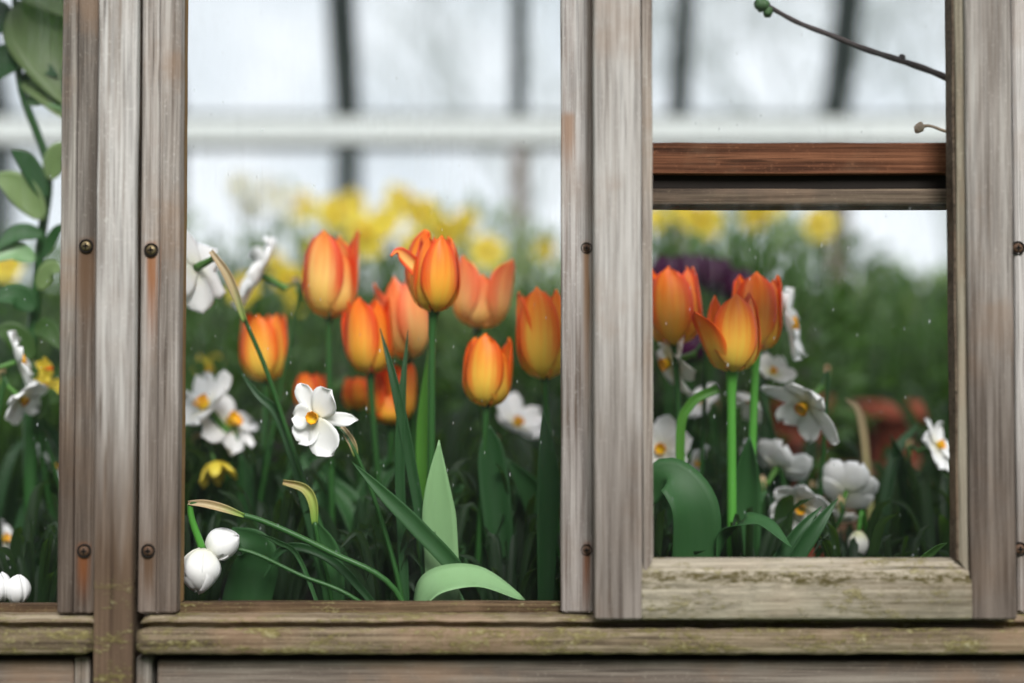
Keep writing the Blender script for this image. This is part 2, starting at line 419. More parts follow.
WE = wood('weathered_sash', damp=.62, light=(.57, .54, .52), mid=(.44, .405, .38), dark=(.21, .175, .155), off=(4, 4, 9), warm=.35)
WEs = wood('weathered_sash_inner', damp=.3, light=(.52, .48, .44), mid=(.38, .33, .29), dark=(.16, .12, .10), off=(3, 1, 8), stains_shade=[(X(646, -.02), Zp(0, -.02) + .12, .20, .022, (.05, .018, .010))])
WG = wood('weathered_sash_right', damp=.7, light=(.48, .45, .42), mid=(.35, .315, .29), dark=(.17, .14, .12), off=(8, 3, 6), warm=.4)
WGb = wood('weathered_olive_bead', damp=.3, light=(.44, .40, .32), mid=(.31, .275, .21), dark=(.14, .115, .08), off=(8, 8, 6), warm=.3)
WF = wood('mossy_rail', 'x', damp=0, light=(.45, .40, .31), mid=(.27, .235, .175), dark=(.11, .085, .055), moss=.6, off=(1, 6, 4), warm=.15, mossline=(Zp(578, -.05), .007))
WS = wood('mossy_sill', 'x', damp=0, light=(.38, .315, .22), mid=(.21, .16, .105), dark=(.06, .042, .026), moss=.9, off=(7, 2, 2), warm=.4)
WP = wood('lower_panel', 'x', damp=0, light=(.30, .26, .22), mid=(.19, .155, .13), dark=(.12, .09, .075), off=(3, 9, 2), warm=.5)
WPv = wood('lower_stile', 'z', damp=0, light=(.32, .29, .26), mid=(.20, .175, .15), dark=(.09, .075, .06), off=(3, 2, 2), warm=.4)
WR = wood('red_brown_rail', 'x', damp=0, light=(.27, .115, .06), mid=(.14, .055, .028), dark=(.045, .018, .010), off=(3, 5, 2), warm=.3)
WK = wood('dark_lip_rail', 'x', damp=0, light=(.20, .155, .11), mid=(.13, .095, .07), dark=(.04, .03, .022), off=(5, 5, 7), warm=.3)
WI = wood('golden_inner_frame', 'z', damp=0, light=(.42, .28, .13), mid=(.28, .17, .07), dark=(.12, .07, .03), off=(6, 6, 6))
WIx = wood('inner_bottom_frame', 'x', damp=0, light=(.22, .16, .09), mid=(.09, .055, .03), dark=(.03, .018, .010), off=(6, 1, 6), moss=.35)  # brown darkened, the bar's shade is put into the colour

o = member('trim_1', X(58.8, -.02), X(95.8, -.02), -.02, .0, zb, TOPZ, WA, grooves=(.47,), seed=1, crown=.0015)
tag(o, 'grooved grey board with two screws, left of the tall post, beside the left window', 'board', kind='structure'); screw(86, 246, -.021, o); screw(84, 551, -.021, o, True)
o = member('trim_2', X(96.2, -.045), X(134.8, -.045), -.047, -.037, 0.0, TOPZ, WB, seed=2, r=.002, wear=.0008)
member('post_core', X(98, -.037), X(131, -.037), -.0365, .02, 0.0, TOPZ, WK, o, seed=6, r=.002)
tag(o, 'tall pale grey post running past the sill to the ground, mossy brown at its foot', 'post', kind='structure')
o = member('trim_3', X(139.5, -.018), X(178.5, -.018), -.018, .0, zb, TOPZ, WC, grooves=(.50,), seed=3, crown=.0015)
tag(o, 'grooved grey board with rust-streaked screws on the left edge of the central window', 'board', kind='structure'); screw(151, 250, -.019, o); screw(148, 551, -.019, o, True)
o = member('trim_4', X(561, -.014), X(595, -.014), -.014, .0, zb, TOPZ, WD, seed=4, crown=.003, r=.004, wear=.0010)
tag(o, 'pale rounded board with two dark screws between central window and sliding sash', 'board', kind='structure'); screw(586.5, 248, -.0135, o, True, .0038); screw(586.5, 550, -.0135, o, True, .0038)
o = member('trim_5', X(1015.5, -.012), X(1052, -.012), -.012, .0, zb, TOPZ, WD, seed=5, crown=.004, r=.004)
tag(o, 'narrow grey board with dark screws at the far right, behind the sash edge', 'board', kind='structure'); screw(1018, 248, -.012, o, True); screw(1020, 549, -.012, o, True)

# sill: sloping top with bull nose, in two lengths either side of the post
def sill(name, pa, pb, label, seed):
    Yn = -.043; xa, xb = P(pa, 640, Yn).x, P(pb, 640, Yn).x
    zt, zm, zl = Zp(615.5, -.018), Zp(627.5, -.036), Zp(655.5, Yn)
    zn = Zp(631, Yn)
    prof = [(.03, zt), (-.014, zt), (-.021, zt - .0015), (-.0262, zm + .0062), (-.0275, zm + .0042), (-.0265, zm + .0032), (-.018, zm + .0028), (-.018, zm - .004), (-.031, zm - .004), (-.0335, zm - .0006), (-.0385, zn + .0016), (Yn, zn - .003), (Yn - .0005, (zn + zl) / 2), (Yn, zl + .004), (Yn + .002, zl + .001), (Yn + .005, zl), (.03, zl)]
    n = int((xb - xa) / .007); V = []; F = []; K = len(prof)
    for i in range(n + 1):
        xx = xa + (xb - xa) * i / n; ins = .0025 if i in (0, n) else 0
        for (y, z) in prof:
            d = noise.noise_vector(Vector((xx * 55 + seed, y * 20, z * 20))) * .0010 + noise.noise_vector(Vector((xx * 200 + seed, y * 100, z * 80))) * .0004
            if y > .02: d *= 0
            V.append((xx, y + d.y + (ins if y < 0 else 0), z + d.z - (ins if z > zm - .01 else -ins) * (1 if y < 0 else 0)))
    for i in range(n):
        for j in range(K):
            a = i * K + j; b = i * K + (j + 1) % K; F.append((a, b, b + K, a + K)[::-1])
    F += [tuple(range(K)), tuple(range(n * K, n * K + K))[::-1]]
    return tag(mesh(name, V, F, WS, loc=((xa + xb) / 2, 0, zl)), label, 'window sill', kind='structure')
sill('trim_6', -120, 91.5, 'short mossy wooden sill length left of the tall post', 1)
sill('trim_7', 135.5, 1150, 'long mossy wooden sill under the central window and the sash', 2)

# lower boarding
zl = Zp(660, -.02)
lw_ = empty('wall_front', (0, 0, 0), 'grey boarded lower wall of the greenhouse below the sills', 'wall', kind='structure')
member('panel_board', X(-120, -.02), X(77, -.02), -.022, .02, .02, zl, WP, lw_, 'x', seed=11)
member('stile', X(79, -.018), X(94.5, -.018), -.024, .02, .02, zl + .004, WPv, lw_, seed=12)
member('stile', X(139, -.018), X(155, -.018), -.024, .02, .02, zl + .004, WPv, lw_, seed=13)
member('panel_board', X(160, -.02), X(1150, -.02), -.022, .02, .02, zl, WP, lw_, 'x', seed=14)
member('backing_board', X(-120), X(1150), .021, .045, .02, Zp(618, 0), WK, lw_, 'x', seed=15)
member('head_beam', X(-160), X(1190), -.05, .05, TOPZ, TOPZ + .10, WG, lw_, 'x', seed=16)

def pane(x0, x1, z0, z1, y, parent, mat=None, name='pane'):
    t = .0015
    V = [(a, b, c) for a in (x0, x1) for b in (y - t, y + t) for c in (z0, z1)]
    F = [(0, 1, 3, 2), (4, 6, 7, 5), (0, 4, 5, 1), (2, 3, 7, 6), (0, 2, 6, 4), (1, 5, 7, 3)]
    return mesh(name, V, F, mat or G_front, parent, smooth=False)

# window 1 (left)
w1 = empty('window_1', (X(30), .02, Zp(614)), 'left window cut by the picture edge, narcissi and big green leaves behind it', 'window', kind='structure')
member('bottom_bar', X(-120, .01), X(60.5, -.02), .001, .016, Zp(620), Zp(604.5, .003), WIx, w1, 'x', seed=21)
pane(X(-120), X(62), Zp(612), TOPZ, .018, w1)
# window 2 (centre)
w2 = empty('window_2', (X(370), .02, Zp(614)), 'large central window with orange tulips behind the glass', 'window', kind='structure')
member('bottom_bar', X(170), X(570), .001, .016, Zp(620), Zp(602.5, .003), WIx, w2, 'x', seed=22)
member('side_bar', X(170, .001), X(182.5, .001), .001, .016, Zp(604, .001), TOPZ, WI, w2, seed=23, r=.0015)
member('side_bar', X(562, .001), X(572, .001), .001, .016, Zp(604, .001), TOPZ, WI, w2, seed=24, r=.0015)
pane(X(175), X(572), Zp(612), TOPZ, .018, w2)
# window 3 : the sliding sash, standing proud of the other boards
SY = -.050; BY = SY + .006; GB = SY + .029
w3 = empty('window_3', (X(805), -.02, Zp(620, SY)), 'wooden sliding sash on the right with mossy bottom rail', 'window', kind='structure')
zs = Zp(620, SY)
member('stile', X(594.5, SY), X(642, SY), SY, GB, zs, TOPZ, WE, w3, seed=31, crown=.0008)
def mitre(o, pa, pb, za, zb_):
    ox, oz = w3.location.x, w3.location.z; zmin = min(v.co.z for v in o.data.vertices)
    for v in o.data.vertices:
        if v.co.z < zmin + .004:
            t = (v.co.x + ox - pa) / (pb - pa); v.co.z = za + (zb_ - za) * min(1, max(0, t)) - oz
mitre(member('bead', X(642.3, BY), X(653, BY), BY, GB, Zp(566, BY), TOPZ, WEs, w3, seed=32, r=.002), X(642.3, BY), X(653, BY), Zp(577, BY), Zp(558, BY))
member('stile', X(968.5, SY), X(1014.5, SY), SY, GB, zs, TOPZ, WG, w3, seed=33, crown=.0008)
mitre(member('bead', X(957.5, BY), X(968, BY), BY, GB, Zp(566, BY), TOPZ, WGb, w3, seed=34, r=.002), X(957, BY), X(968, BY), Zp(560, BY), Zp(577, BY))
member('reveal_strip', X(955, BY), X(957.3, BY), BY + .001, GB, Zp(562, BY), TOPZ, WK, w3, seed=38, r=.0008)
# worn bottom rail with eroded sloping top edge
xa, xb = X(641, SY), X(969.5, SY)
zt, zbm = Zp(558, SY + .022), zs
prof = [(GB, zt), (SY + .020, zt - .0005), (SY + .014, zt - .002), (SY + .009, zt - .006), (SY + .004, zt - .013), (SY + .003, zt - .016), (SY + .0015, zt - .019), (SY, zt - .024), (SY - .0002, zt - .034), (SY, zbm + .003), (SY + .002, zbm), (GB, zbm)]
n = 260; V = []; F = []; K = len(prof)
for i in range(n + 1):
    xx = xa + (xb - xa) * i / n
    for k, (y, z) in enumerate(prof):
        q = noise.noise(Vector((xx * 70, y * 90, z * 90))) * .0012 + noise.noise(Vector((xx * 26, 3, z * 260))) * .0030 * (1 if 3 <= k <= 7 else .15) + noise.noise(Vector((xx * 160, 3, z * 500))) * .0012 * (1 if 3 <= k <= 7 else .2)
        if k in (0, K - 1): q = 0
        V.append((xx, y + q, z + (q * .8 if k < 5 else 0)))
for i in range(n):
    for j in range(K):
        a = i * K + j; b = i * K + (j + 1) % K; F.append((a, b, b + K, a + K)[::-1])
F += [tuple(range(K)), tuple(range(n * K, n * K + K))[::-1]]
mesh('bottom_rail', V, F, WF, w3)
mr1 = member('meeting_rail', X(648, .016), X(958, .0), .002, .036, Zp(174, .002), Zp(142.5, .002), WR, w3, 'x', seed=35, r=.002); mr1['label'] = 'red-brown damp rail'
mr2 = member('meeting_rail', X(648, .012), X(958, .0), -.002, .032, Zp(206, -.002), Zp(188, -.002), WK, w3, 'x', seed=36, r=.005); mr2['label'] = 'dark rail with pale worn lip'
member('rail_gap_shade', X(648, .03), X(953, .0), .012, .032, Zp(189, .012), Zp(175, .012), M_recess_shade, w3, 'x', seed=37, r=.001)  # near-black filler painting the dark gap between the rails
pane(X(643), X(953, 0), Zp(566), Zp(205, .0), GB + .0025, w3)
pane(X(643), X(953, 0), Zp(146, .0), TOPZ, GB + .0025, w3)

# -- ground, bed, far side and roof
def slab(name, x0, x1, y0, y1, z0, z1, mat, parent=None, **k):
    V = [(a, b, c) for a in (x0, x1) for b in (y0, y1) for c in (z0, z1)]
    F = [(0, 1, 3, 2), (4, 6, 7, 5), (0, 4, 5, 1), (2, 3, 7, 6), (0, 2, 6, 4), (1, 5, 7, 3)]
    return mesh(name, V, F, mat, parent, loc=None if parent else ((x0 + x1) / 2, (y0 + y1) / 2, z0), smooth=False)
M_grass = flat('lawn', (.05, .09, .03), .9, .4, 5)
floor = tag(slab('floor', -8, 8, -6, 14, -.05, 0, M_grass), 'plain green ground in and around the greenhouse', 'ground', kind='structure')
WX0, WX1 = -2.2, 2.2
# soil bed
nx, ny = 90, 60; V = []; F = []
for i in range(nx + 1):
    for j in range(ny + 1):
        x_ = -2.1 + 4.2 * i / nx; y_ = .05 + 2.35 * j / ny
        V.append((x_, y_, SOIL + .012 * noise.noise(Vector((x_ * 9, y_ * 9, 0))) + .006 * noise.noise(Vector((x_ * 35, y_ * 35, 3)))))
b0 = len(V)
for i in range(nx):
    for j in range(ny):
        a = i * (ny + 1) + j; F.append((a, a + ny + 1, a + ny + 2, a + 1))
V += [(-2.1, .05, .002), (2.1, .05, .002), (2.1, 2.4, .002), (-2.1, 2.4, .002)]
F += [(b0, b0 + 3, b0 + 2, b0 + 1), tuple([i * (ny + 1) for i in range(nx + 1)][::-1] + [b0, b0 + 1])[::-1], tuple([i * (ny + 1) + ny for i in range(nx + 1)] + [b0 + 2, b0 + 3])[::-1], tuple(list(range(ny + 1)) + [b0 + 3, b0])[::-1], tuple([nx * (ny + 1) + j for j in range(ny + 1)][::-1] + [b0 + 1, b0 + 2])[::-1]]
bed = tag(mesh('soil_bed', V, F, M_soil, loc=(0, 1.2, 0)), 'dark raised soil bed inside the greenhouse that the flowers grow from', 'flower bed', kind='structure')

YF = 2.58
zr0, zr1 = Zp(143, YF), Zp(120, YF)
wb = empty('wall_back', (0, YF, 0), 'blurred far glazed wall of the greenhouse with white rail', 'wall', kind='structure')
slab('low_wall', WX0, WX1, YF, YF + .05, 0, Zp(286, YF), M_lowwall, wb)
bars = [(-.96, .055), (-.465, .075), (.02, .045), (.47, .055), (.915, .07), (1.4, .06), (-1.45, .06)]
slab('eave_rail', WX0, WX1, YF - .03, YF + .03, zr0, zr1, M_white, wb)['label'] = 'white painted rail'
slab('gutter_shadow_bar', WX0, WX1, YF, YF + .03, zr0 - .016, zr0 - .001, M_barB, wb)
for bx, bw in bars:
    slab('mullion', bx - bw / 2, bx + bw / 2, YF - .015, YF + .04, Zp(290, YF), zr0 - .017, M_barB if bx > 0 else M_barD, wb)
pane(WX0, WX1, Zp(286, YF), zr0 - .016, YF + .046, wb, G_far)
cl = empty('ceiling', (0, 1.3, 0), 'steep glass roof of the greenhouse with dark rafters', 'roof', kind='structure')
slope = R(60); RL = 1.22
def roofbox(name, x0, x1, s0, s1, t0, t1, mat, far=True):
    V = []
    for a in (x0, x1):
        for s in (s0, s1):
            for t in (t0, t1):
                y = s * math.cos(slope) ; z = s * math.sin(slope)
                yy = YF - y + t * math.sin(slope) if far else .0 + y - t * math.sin(slope)
                V.append((a, yy, (zr1 if far else TOPZ + .1) + z + t * math.cos(slope)))
    F = [(0, 1, 3, 2), (4, 6, 7, 5), (0, 4, 5, 1), (2, 3, 7, 6), (0, 2, 6, 4), (1, 5, 7, 3)]
    return mesh(name, V, F, mat, cl, smooth=False)
for bx, bw in bars:
    roofbox('rafter', bx - bw / 2, bx + bw / 2, .0, 2.55, -.02, .03, M_barD)
roofbox('roof_pane', WX0, WX1, 0.012, 2.55, .034, .038, G_far)
for bx, bw in bars:
    roofbox('rafter', bx - bw / 2, bx + bw / 2, .0, 2.52, -.02, .03, M_barD, False)
roofbox('roof_pane', WX0, WX1, 0.012, 2.55, .034, .038, G_far, False)
roofbox('roof_edge_bar', WX0, WX1, 0.004, .014, -.012, .02, M_barD)

# ------------------------------------------------------------------ flowers
def frame(axis, spin=0):
    z = Vector(axis).normalized(); x = Vector((0, 1, 0)).cross(z)
    if x.length < .05: x = Vector((1, 0, 0)).cross(z)
    x.normalize(); y = z.cross(x)
    m = Matrix((x, y, z)).transposed()
    return m @ Matrix.Rotation(spin, 3, 'Z')
def tulip_petal(th, H, Rr, close, A, splay, seed, nu=10, nv=14, ball=False):
    V = []; F = []; uv = []
    r2 = random.Random(seed); ruff = r2.uniform(0, 6)
    for i in range(nv + 1):
        v = i / nv
        if v < .38: rr = Rr * math.sqrt(max(0, 1 - (1 - v / .38) ** 2)) * .98 + .003
        else: rr = Rr * (.98 - close * ((v - .38) / .62) ** 2) + .003
        pw = (math.sin(min(1, v / .5) * math.pi / 2) ** .6 if v > 0 else 0) * (1 if v < .5 else max(.10, (1 - ((v - .5) / .5) ** 3.0) ** .62))
        if ball: pw = min(1, v / .1 + .2)
        if ball: rr = Rr * max(.02, math.sin(math.pi * min(1, .03 + .96 * v)) ** .62)
        for j in range(nu + 1):
            u = j / nu * 2 - 1
            a = th + u * A * pw * (1.0 if v > .1 else 1)
            r_ = rr * (1 + .05 * u * u * v) + splay * H * v ** 2.2 * .9 + .04 * Rr * math.sin(ruff + u * 4 + v * 5) * v
            if splay > .25: a = th + u * A * pw * (rr / max(r_, 1e-4)) 
            z = H * v * (1 - .45 * splay * v) - H * .035 * abs(u) ** 2 * v
            V.append(Vector((r_ * math.cos(a), r_ * math.sin(a), z))); uv.append((j / nu, v))
    for i in range(nv):
        for j in range(nu):
            a = i * (nu + 1) + j; F.append((a, a + 1, a + nu + 2, a + nu + 1))
    return V, F, uv
def tulip(label, px, py, Y, wpx, hpx, mat, axis=(0, 0, 1), spin=0, close=.35, splays=None, foot=None, leaves=2, seed=0, stem_mat=None, group=None, name='orange_tulip', cat='tulip', bend=0, lh=.22, stemr=.0038, mats=None, hs={}):
    axis = Vector(axis).normalized(); H = mm(hpx, Y); W = mm(wpx, Y)
    c = P(px, py, Y); base = c - axis * H * .5
    r2 = random.Random(seed + 100)
    fx, fy = foot if foot else (base.x + r2.uniform(-.03, .03), Y + r2.uniform(.0, .05))
    ft = Vector((fx, fy, SOIL - .01))
    root = empty(name, (fx, fy, SOIL), label, cat, group)
    m = frame(axis, spin)
    splays = splays or [r2.uniform(0, .05) for _ in range(6)]
    for k in range(6):
        inner = k % 2
        V, F, uv = tulip_petal(k * math.pi / 3 + r2.uniform(-.08, .08), H * (1 - .03 * inner + r2.uniform(-.04, .03)) * hs.get(k, 1), W * .5 * (.90 if inner else 1), close, .92 if not inner else .8, splays[k], seed * 10 + k)
        mesh('petal', [base + m @ q for q in V], F, (mats or {}).get(k, mat), root, uv=uv, solid=.0006)
    mid = (ft + base) / 2 + Vector((bend, 0, 0))
    tube('stem', [ft, mid, base - axis * .03, base + axis * .004], [stemr * 1.15, stemr, stemr * .95, stemr * 1.5], stem_mat or M_stem, root)
    for k in range(leaves):
        a = r2.uniform(0, 6.28); d = Vector((math.cos(a), math.sin(a) * .5 + .15, 0)); h = lh * r2.uniform(.75, 1.1)
        pts = [ft, ft + d * .02 + Vector((0, 0, h * .4)), ft + d * .05 + Vector((0, 0, h * .8)), ft + d * .10 + Vector((0, 0, h * 1.05))]
        ribbon('leaf', pts, r2.uniform(.028, .042), M_leafT, root, hint=(r2.uniform(-.6, .6), -1, .2), fold=.3, wave=.05)
    return root

def daff_petal(L, W, cup, seed, nu=6, nv=8, back=0):
    r2 = random.Random(seed); V = []; F = []; uv = []
    ph = r2.uniform(0, 6); tw = r2.uniform(-.35, .35)
    for i in range(nv + 1):
        v = i / nv
        wv = W * .5 * (.30 + .70 * math.sin(min(1, v / .62) * math.pi / 2)) * (1 if v < .62 else max(.10, math.sqrt(max(0, 1 - ((v - .62) / .385) ** 2))))
        for j in range(nu + 1):
            u = j / nu * 2 - 1
            x_ = L * v * (1 - .03 * u * u); y_ = u * wv
            z_ = cup * L * v * v + .18 * W * (u * u) * v * math.copysign(1, .3 - 0) + .06 * L * math.sin(ph + v * 3 + u * 1.5) * v + tw * y_ * v
            V.append(Vector((x_, y_, z_))); uv.append((j / nu, v))
    for i in range(nv):
        for j in range(nu):
            a = i * (nu + 1) + j; F.append((a, a + 1, a + nu + 2, a + nu + 1))
    return V, F, uv
def narcissus(label, px, py, Y, dpx, face=(0, -1, 0), spin=0, mat=None, cmat=None, cup=.0, foot=None, path=None, seed=0, trumpet=.25, leaves=1, name='white_narcissus', cat='narcissus', group=None, wid=.58, lens=None, spathe=True, lh=.2, cups=None, wids=None):
    mat = mat or W1; cmat = cmat or YC
    r2 = random.Random(seed + 500)
    c = P(px, py, Y); Rr = mm(dpx, Y) / 2; face = Vector(face).normalized(); m = frame(face, spin)
    fx, fy = foot if foot else (c.x + r2.uniform(-.05, .05), Y + r2.uniform(.02, .08))
    ft = Vector((fx, fy, SOIL - .01))
    root = empty(name, (fx, fy, SOIL), label, cat, group)
    for k in range(6):
        L = Rr * (1 if not lens else lens[k]) * r2.uniform(.95, 1.03)
        V, F, uv = daff_petal(L, Rr * wid * 1.35 * (wids[k] if wids else 1), (cups[k] if cups else cup + r2.uniform(-.08, .08)), seed * 10 + k)
        a = Matrix.Rotation(k * math.pi / 3 + r2.uniform(-.06, .06), 3, 'Z')
        mesh('petal', [c + m @ (a @ (q + Vector((Rr * .04, 0, (k % 2) * .0012)))) for q in V], F, mat, root, uv=uv, solid=.0005)
    # corona: frilled cup
    V = []; F = []; uv = []; cr = Rr * .15; N = 24
    prof = [(.35, 0), (.75, .1), (.95, .5), (1.05, .85), (1.18, 1.0), (.98, .86), (.80, .35), (.0, .12)]
    for i, (rr, zz) in enumerate(prof):
        for j in range(N):
            a = 2 * math.pi * j / N; fr = 1 + (.08 * math.sin(a * 8) if 2 < i < 6 else 0)
            V.append(c + m @ Vector((cr * rr * fr * math.cos(a), cr * rr * fr * math.sin(a), zz * Rr * trumpet + .001))); uv.append((j / N, min(1, .15 + zz * .85)))
    for i in range(len(prof) - 1):
        for j in range(N):
            a = i * N + j; b = i * N + (j + 1) % N; F.append((a, b, b + N, a + N))
    mesh('corona', V, F, cmat, root, uv=uv)
    back = -face
    tb = c + back * Rr * .55
    tube('flower_tube', [c + back * .001, tb, tb + back * Rr * .15], [Rr * .10, Rr * .07, Rr * .11], M_green, root, n=4)
    if path: pts = [ft] + [P(*q) for q in path] + [tb + back * Rr * .12]
    else:
        top = tb + back * Rr * .45 + Vector((0, 0, Rr * .25))
        pts = [ft, (ft + top) / 2 + Vector((r2.uniform(-.015, .015), 0, 0)), top - Vector((0, 0, Rr * .5)), top, tb + back * Rr * .12]
    stm = tube('stem', pts, [.0032, .0028, .0022, .0018], M_stem, root, seg=7)
    if spathe:
        k = pts[-2]; t_ = (pts[-2] - pts[-3]).normalized()
        ribbon('spathe', [k - t_ * .012, k + Vector((0, 0, .004)), (k + pts[-1]) / 2 + Vector((0, 0, .008))], .008, M_papery, stm, fold=.5)
    for q in range(leaves):
        a = r2.uniform(0, 6.28); d = Vector((math.cos(a), math.sin(a) * .5 + .2, 0)); h = lh * r2.uniform(.85, 1.2)
        ribbon('leaf', [ft, ft + d * .01 + Vector((0, 0, h * .5)), ft + d * .04 + Vector((0, 0, h)), ft + d * .09 + Vector((0, 0, h * 1.2))], r2.uniform(.010, .015), M_leafN, root, hint=(r2.uniform(-.8, .8), -1, 0), fold=.2)
    return root

# tulips in the central window
tulip('upright orange tulip with peach middle, tallest on the left of the central window', 331, 275, .27, 50, 88, O2, (.03, 0, 1), spin=.25, close=.28, seed=1, splays=[.06, 0, .04, .0, .0, .0], hs={5: .80, 0: 1.04, 4: .97, 3: .9})
tulip('sharpest orange tulip with one petal curling away to the left, centre of the central window', 436, 274, .16, 44, 78, O1, (.06, -.05, 1), spin=.9, close=.45, seed=2, foot=(P(428, 500, .16).x, .17), splays=[0, .0, .02, .0, 0, .0], leaves=0, stemr=.0045)
tulip('soft pink-orange tulip with notched top, just right of the sharpest tulip', 482, 292, .30, 52, 74, O3, (.10, 0, 1), spin=-.5, close=.12, seed=3, splays=[.08, 0, .0, .0, .03, 0], hs={5: .76, 3: .85, 1: .8, 2: .75})
tulip('amber tulip half hidden by the pale board on the right of the central window', 543, 334, .21, 48, 92, O4, (-.04, 0, 1), spin=.35, close=.22, seed=4, splays=[.05, 0, .03, .05, 0, 0])
tulip('orange tulip leaning left below the tallest tulip', 369, 336, .25, 44, 78, O1, (-.04, -.05, 1), spin=.2, close=.3, seed=5, splays=[.05, 0, .1, .04, 0, 0])
tulip('orange tulip with a long yellow outer petal, half behind the sharpest tulip', 405, 318, .32, 42, 84, O3, (-.10, 0, 1), spin=1.2, close=.35, seed=6, splays=[.02, 0, .15, .0, .05, 0])
tulip('plain closed amber tulip below the soft pink-orange one', 488, 371, .20, 44, 72, O4, (.05, 0, 1), spin=.3, close=.32, seed=7, hs={5: .82, 0: 1.03, 1: .9})
tulip('low orange tulip with dark gap between petals, below the leaning one', 391, 393, .31, 44, 64, O1, (.0, 0, 1), spin=-.52, close=.2, seed=8, splays=[.06, 0, .04, .06, 0, 0], hs={5: .5})
tulip('blurred amber tulip far left of the group, under the drooping narcissus', 264, 347, .33, 42, 70, O4, (-.03, 0, 1), spin=.45, close=.2, seed=9)
tulip('small orange tulip peeping over the sharp white narcissus', 311, 392, .36, 28, 40, O1, seed=10, spin=.3, leaves=1)
tulip('small orange tulip to the right of the sharp white narcissus', 356, 393, .38, 22, 34, O1, seed=11, spin=.8, leaves=1)
# the curled petal and back petal of the sharpest tulip
t2 = bpy.data.objects['orange_tulip.001']
q = [P(436, 300, .165), P(424, 278, .155), P(410, 262, .15), P(398, 252, .145), P(391, 256, .14)]
ribbon('petal', q, .014, O2, t2, hint=(-.5, -1, .6), fold=.35, prof=lambda f: (.6 + .6 * math.sin(math.pi * min(1, f * 1.15))) * (1 if f < .7 else max(.15, 1 - (f - .7) * 2.2)))['label'] = 'petal curling out to the left'
q = [P(426, 300, .185), P(419, 275, .185), P(420, 250, .185), P(427, 230, .18)]
ribbon('petal', q, .035, O1, t2, hint=(-.2, -1, 0), fold=-.25, prof=lambda f: max(.12, math.sin(math.pi * (.25 + .73 * f)) ** .7))['label'] = 'tall back petal'
# right window
tulip('orange tulip cut off by the sash edge, left in the right window', 673, 306, .22, 52, 80, O1, (-.05, 0, 1), spin=.3, close=.3, seed=12, splays=[.04, 0, .04, .04, 0, 0], foot=(P(690, 400, .22).x, .23))
tulip('amber front tulip with a petal splayed out to the left, in the right window', 733, 333, .16, 50, 80, O4, (.02, -.06, 1), spin=.52, close=.35, seed=13, foot=(P(731, 520, .16).x, .16), splays=[.0, .0, .02, .48, .02, .0], stem_mat=M_stemB, leaves=0, stemr=.0055)
tulip('red-orange tulip tucked behind the right side of the amber front one', 757, 313, .20, 46, 78, O1, (.04, 0, 1), spin=.2, close=.22, seed=14, foot=(P(744, 520, .20).x, .20), stem_mat=M_stemB, leaves=1, stemr=.005)
# purple blooms behind
for i, (a, b) in enumerate(((668, 272), (692, 270), (715, 275), (735, 284), (690, 345))):
    tulip(['dark purple bloom nearest the sash edge, behind the right window tulips', 'second dark purple bloom from the sash edge, above its low neighbour', 'third dark purple bloom from the sash edge, behind the tulips', 'rightmost dark purple bloom in the row behind the right window tulips', 'lowest dark purple bloom, showing between the two leftmost right window tulips'][i], a, b, .62, 34, 36, PU, seed=30 + i, close=.5, leaves=0, name='purple_tulip', group='dark purple blooms behind the right window tulips')

# white narcissi
narcissus('sharp white narcissus with orange-rimmed cup close to the glass of the central window', 316, 417, .10, 74, face=(-.34, -1, -.08), spin=.22, cup=.06, seed=1, lens=[.98, .62, .82, 1.10, 1.05, .92], cups=[.0, .05, .1, .0, -.25, .1], wids=[.75, 1.0, 1.15, 1.35, .55, 1.3], foot=(P(400, 600, .12).x, .13), path=[(402, 600, .12), (378, 510, .12), (352, 446, .115)], wid=.52, leaves=0)
# nodding head at left edge
narcissus('white narcissus hanging from a bent stem beside the left board', 196, 268, .17, 88, face=(-.75, .55, -.3), spin=.2, seed=2, cup=.1, foot=(P(335, 600, .16).x, .17), path=[(330, 560, .16), (300, 470, .16), (268, 375, .15), (246, 322, .145), (232, 285, .14), (213, 253, .14)], leaves=0, spathe=False)
s = bpy.data.objects['white_narcissus.001']
ribbon('spathe', [P(245, 322, .14), P(236, 295, .135), P(226, 272, .133), P(211, 251, .133)], .0085, M_papery, s, fold=.5, prof=lambda f: .55 + .6 * math.sin(math.pi * f))['label'] = 'papery pale sheath'
narcissus('blurred white narcissus seen from the side, left of the tallest tulip', 261, 275, .30, 82, face=(-.80, -.25, .42), spin=.3, seed=3, cup=.1, wid=.7)
narcissus('blurred white narcissus low against the left board, in the central window', 207, 408, .30, 92, face=(-.55, -.45, .75), spin=.35, seed=4, cup=.2, lens=[.8, 1.1, .7, 1.15, .9, .75], wid=.48)
narcissus('blurred white narcissus turned down, right of the low one by the left board', 228, 425, .33, 96, face=(.75, -.35, .6), spin=.4, seed=5, lens=[.7, 1.0, .8, 1.15, 1.0, .7], wid=.42, cup=-.15)
narcissus('pale yellowish narcissus hanging low by the left board', 214, 462, .30, 40, face=(.3, -.3, -1), spin=.4, seed=45, mat=Y1, cup=.9, wid=.5)
narcissus('blurred white narcissus below and right of the plain amber tulip', 515, 426, .36, 68, face=(.55, -.4, .75), spin=.1, seed=6, cup=.35)
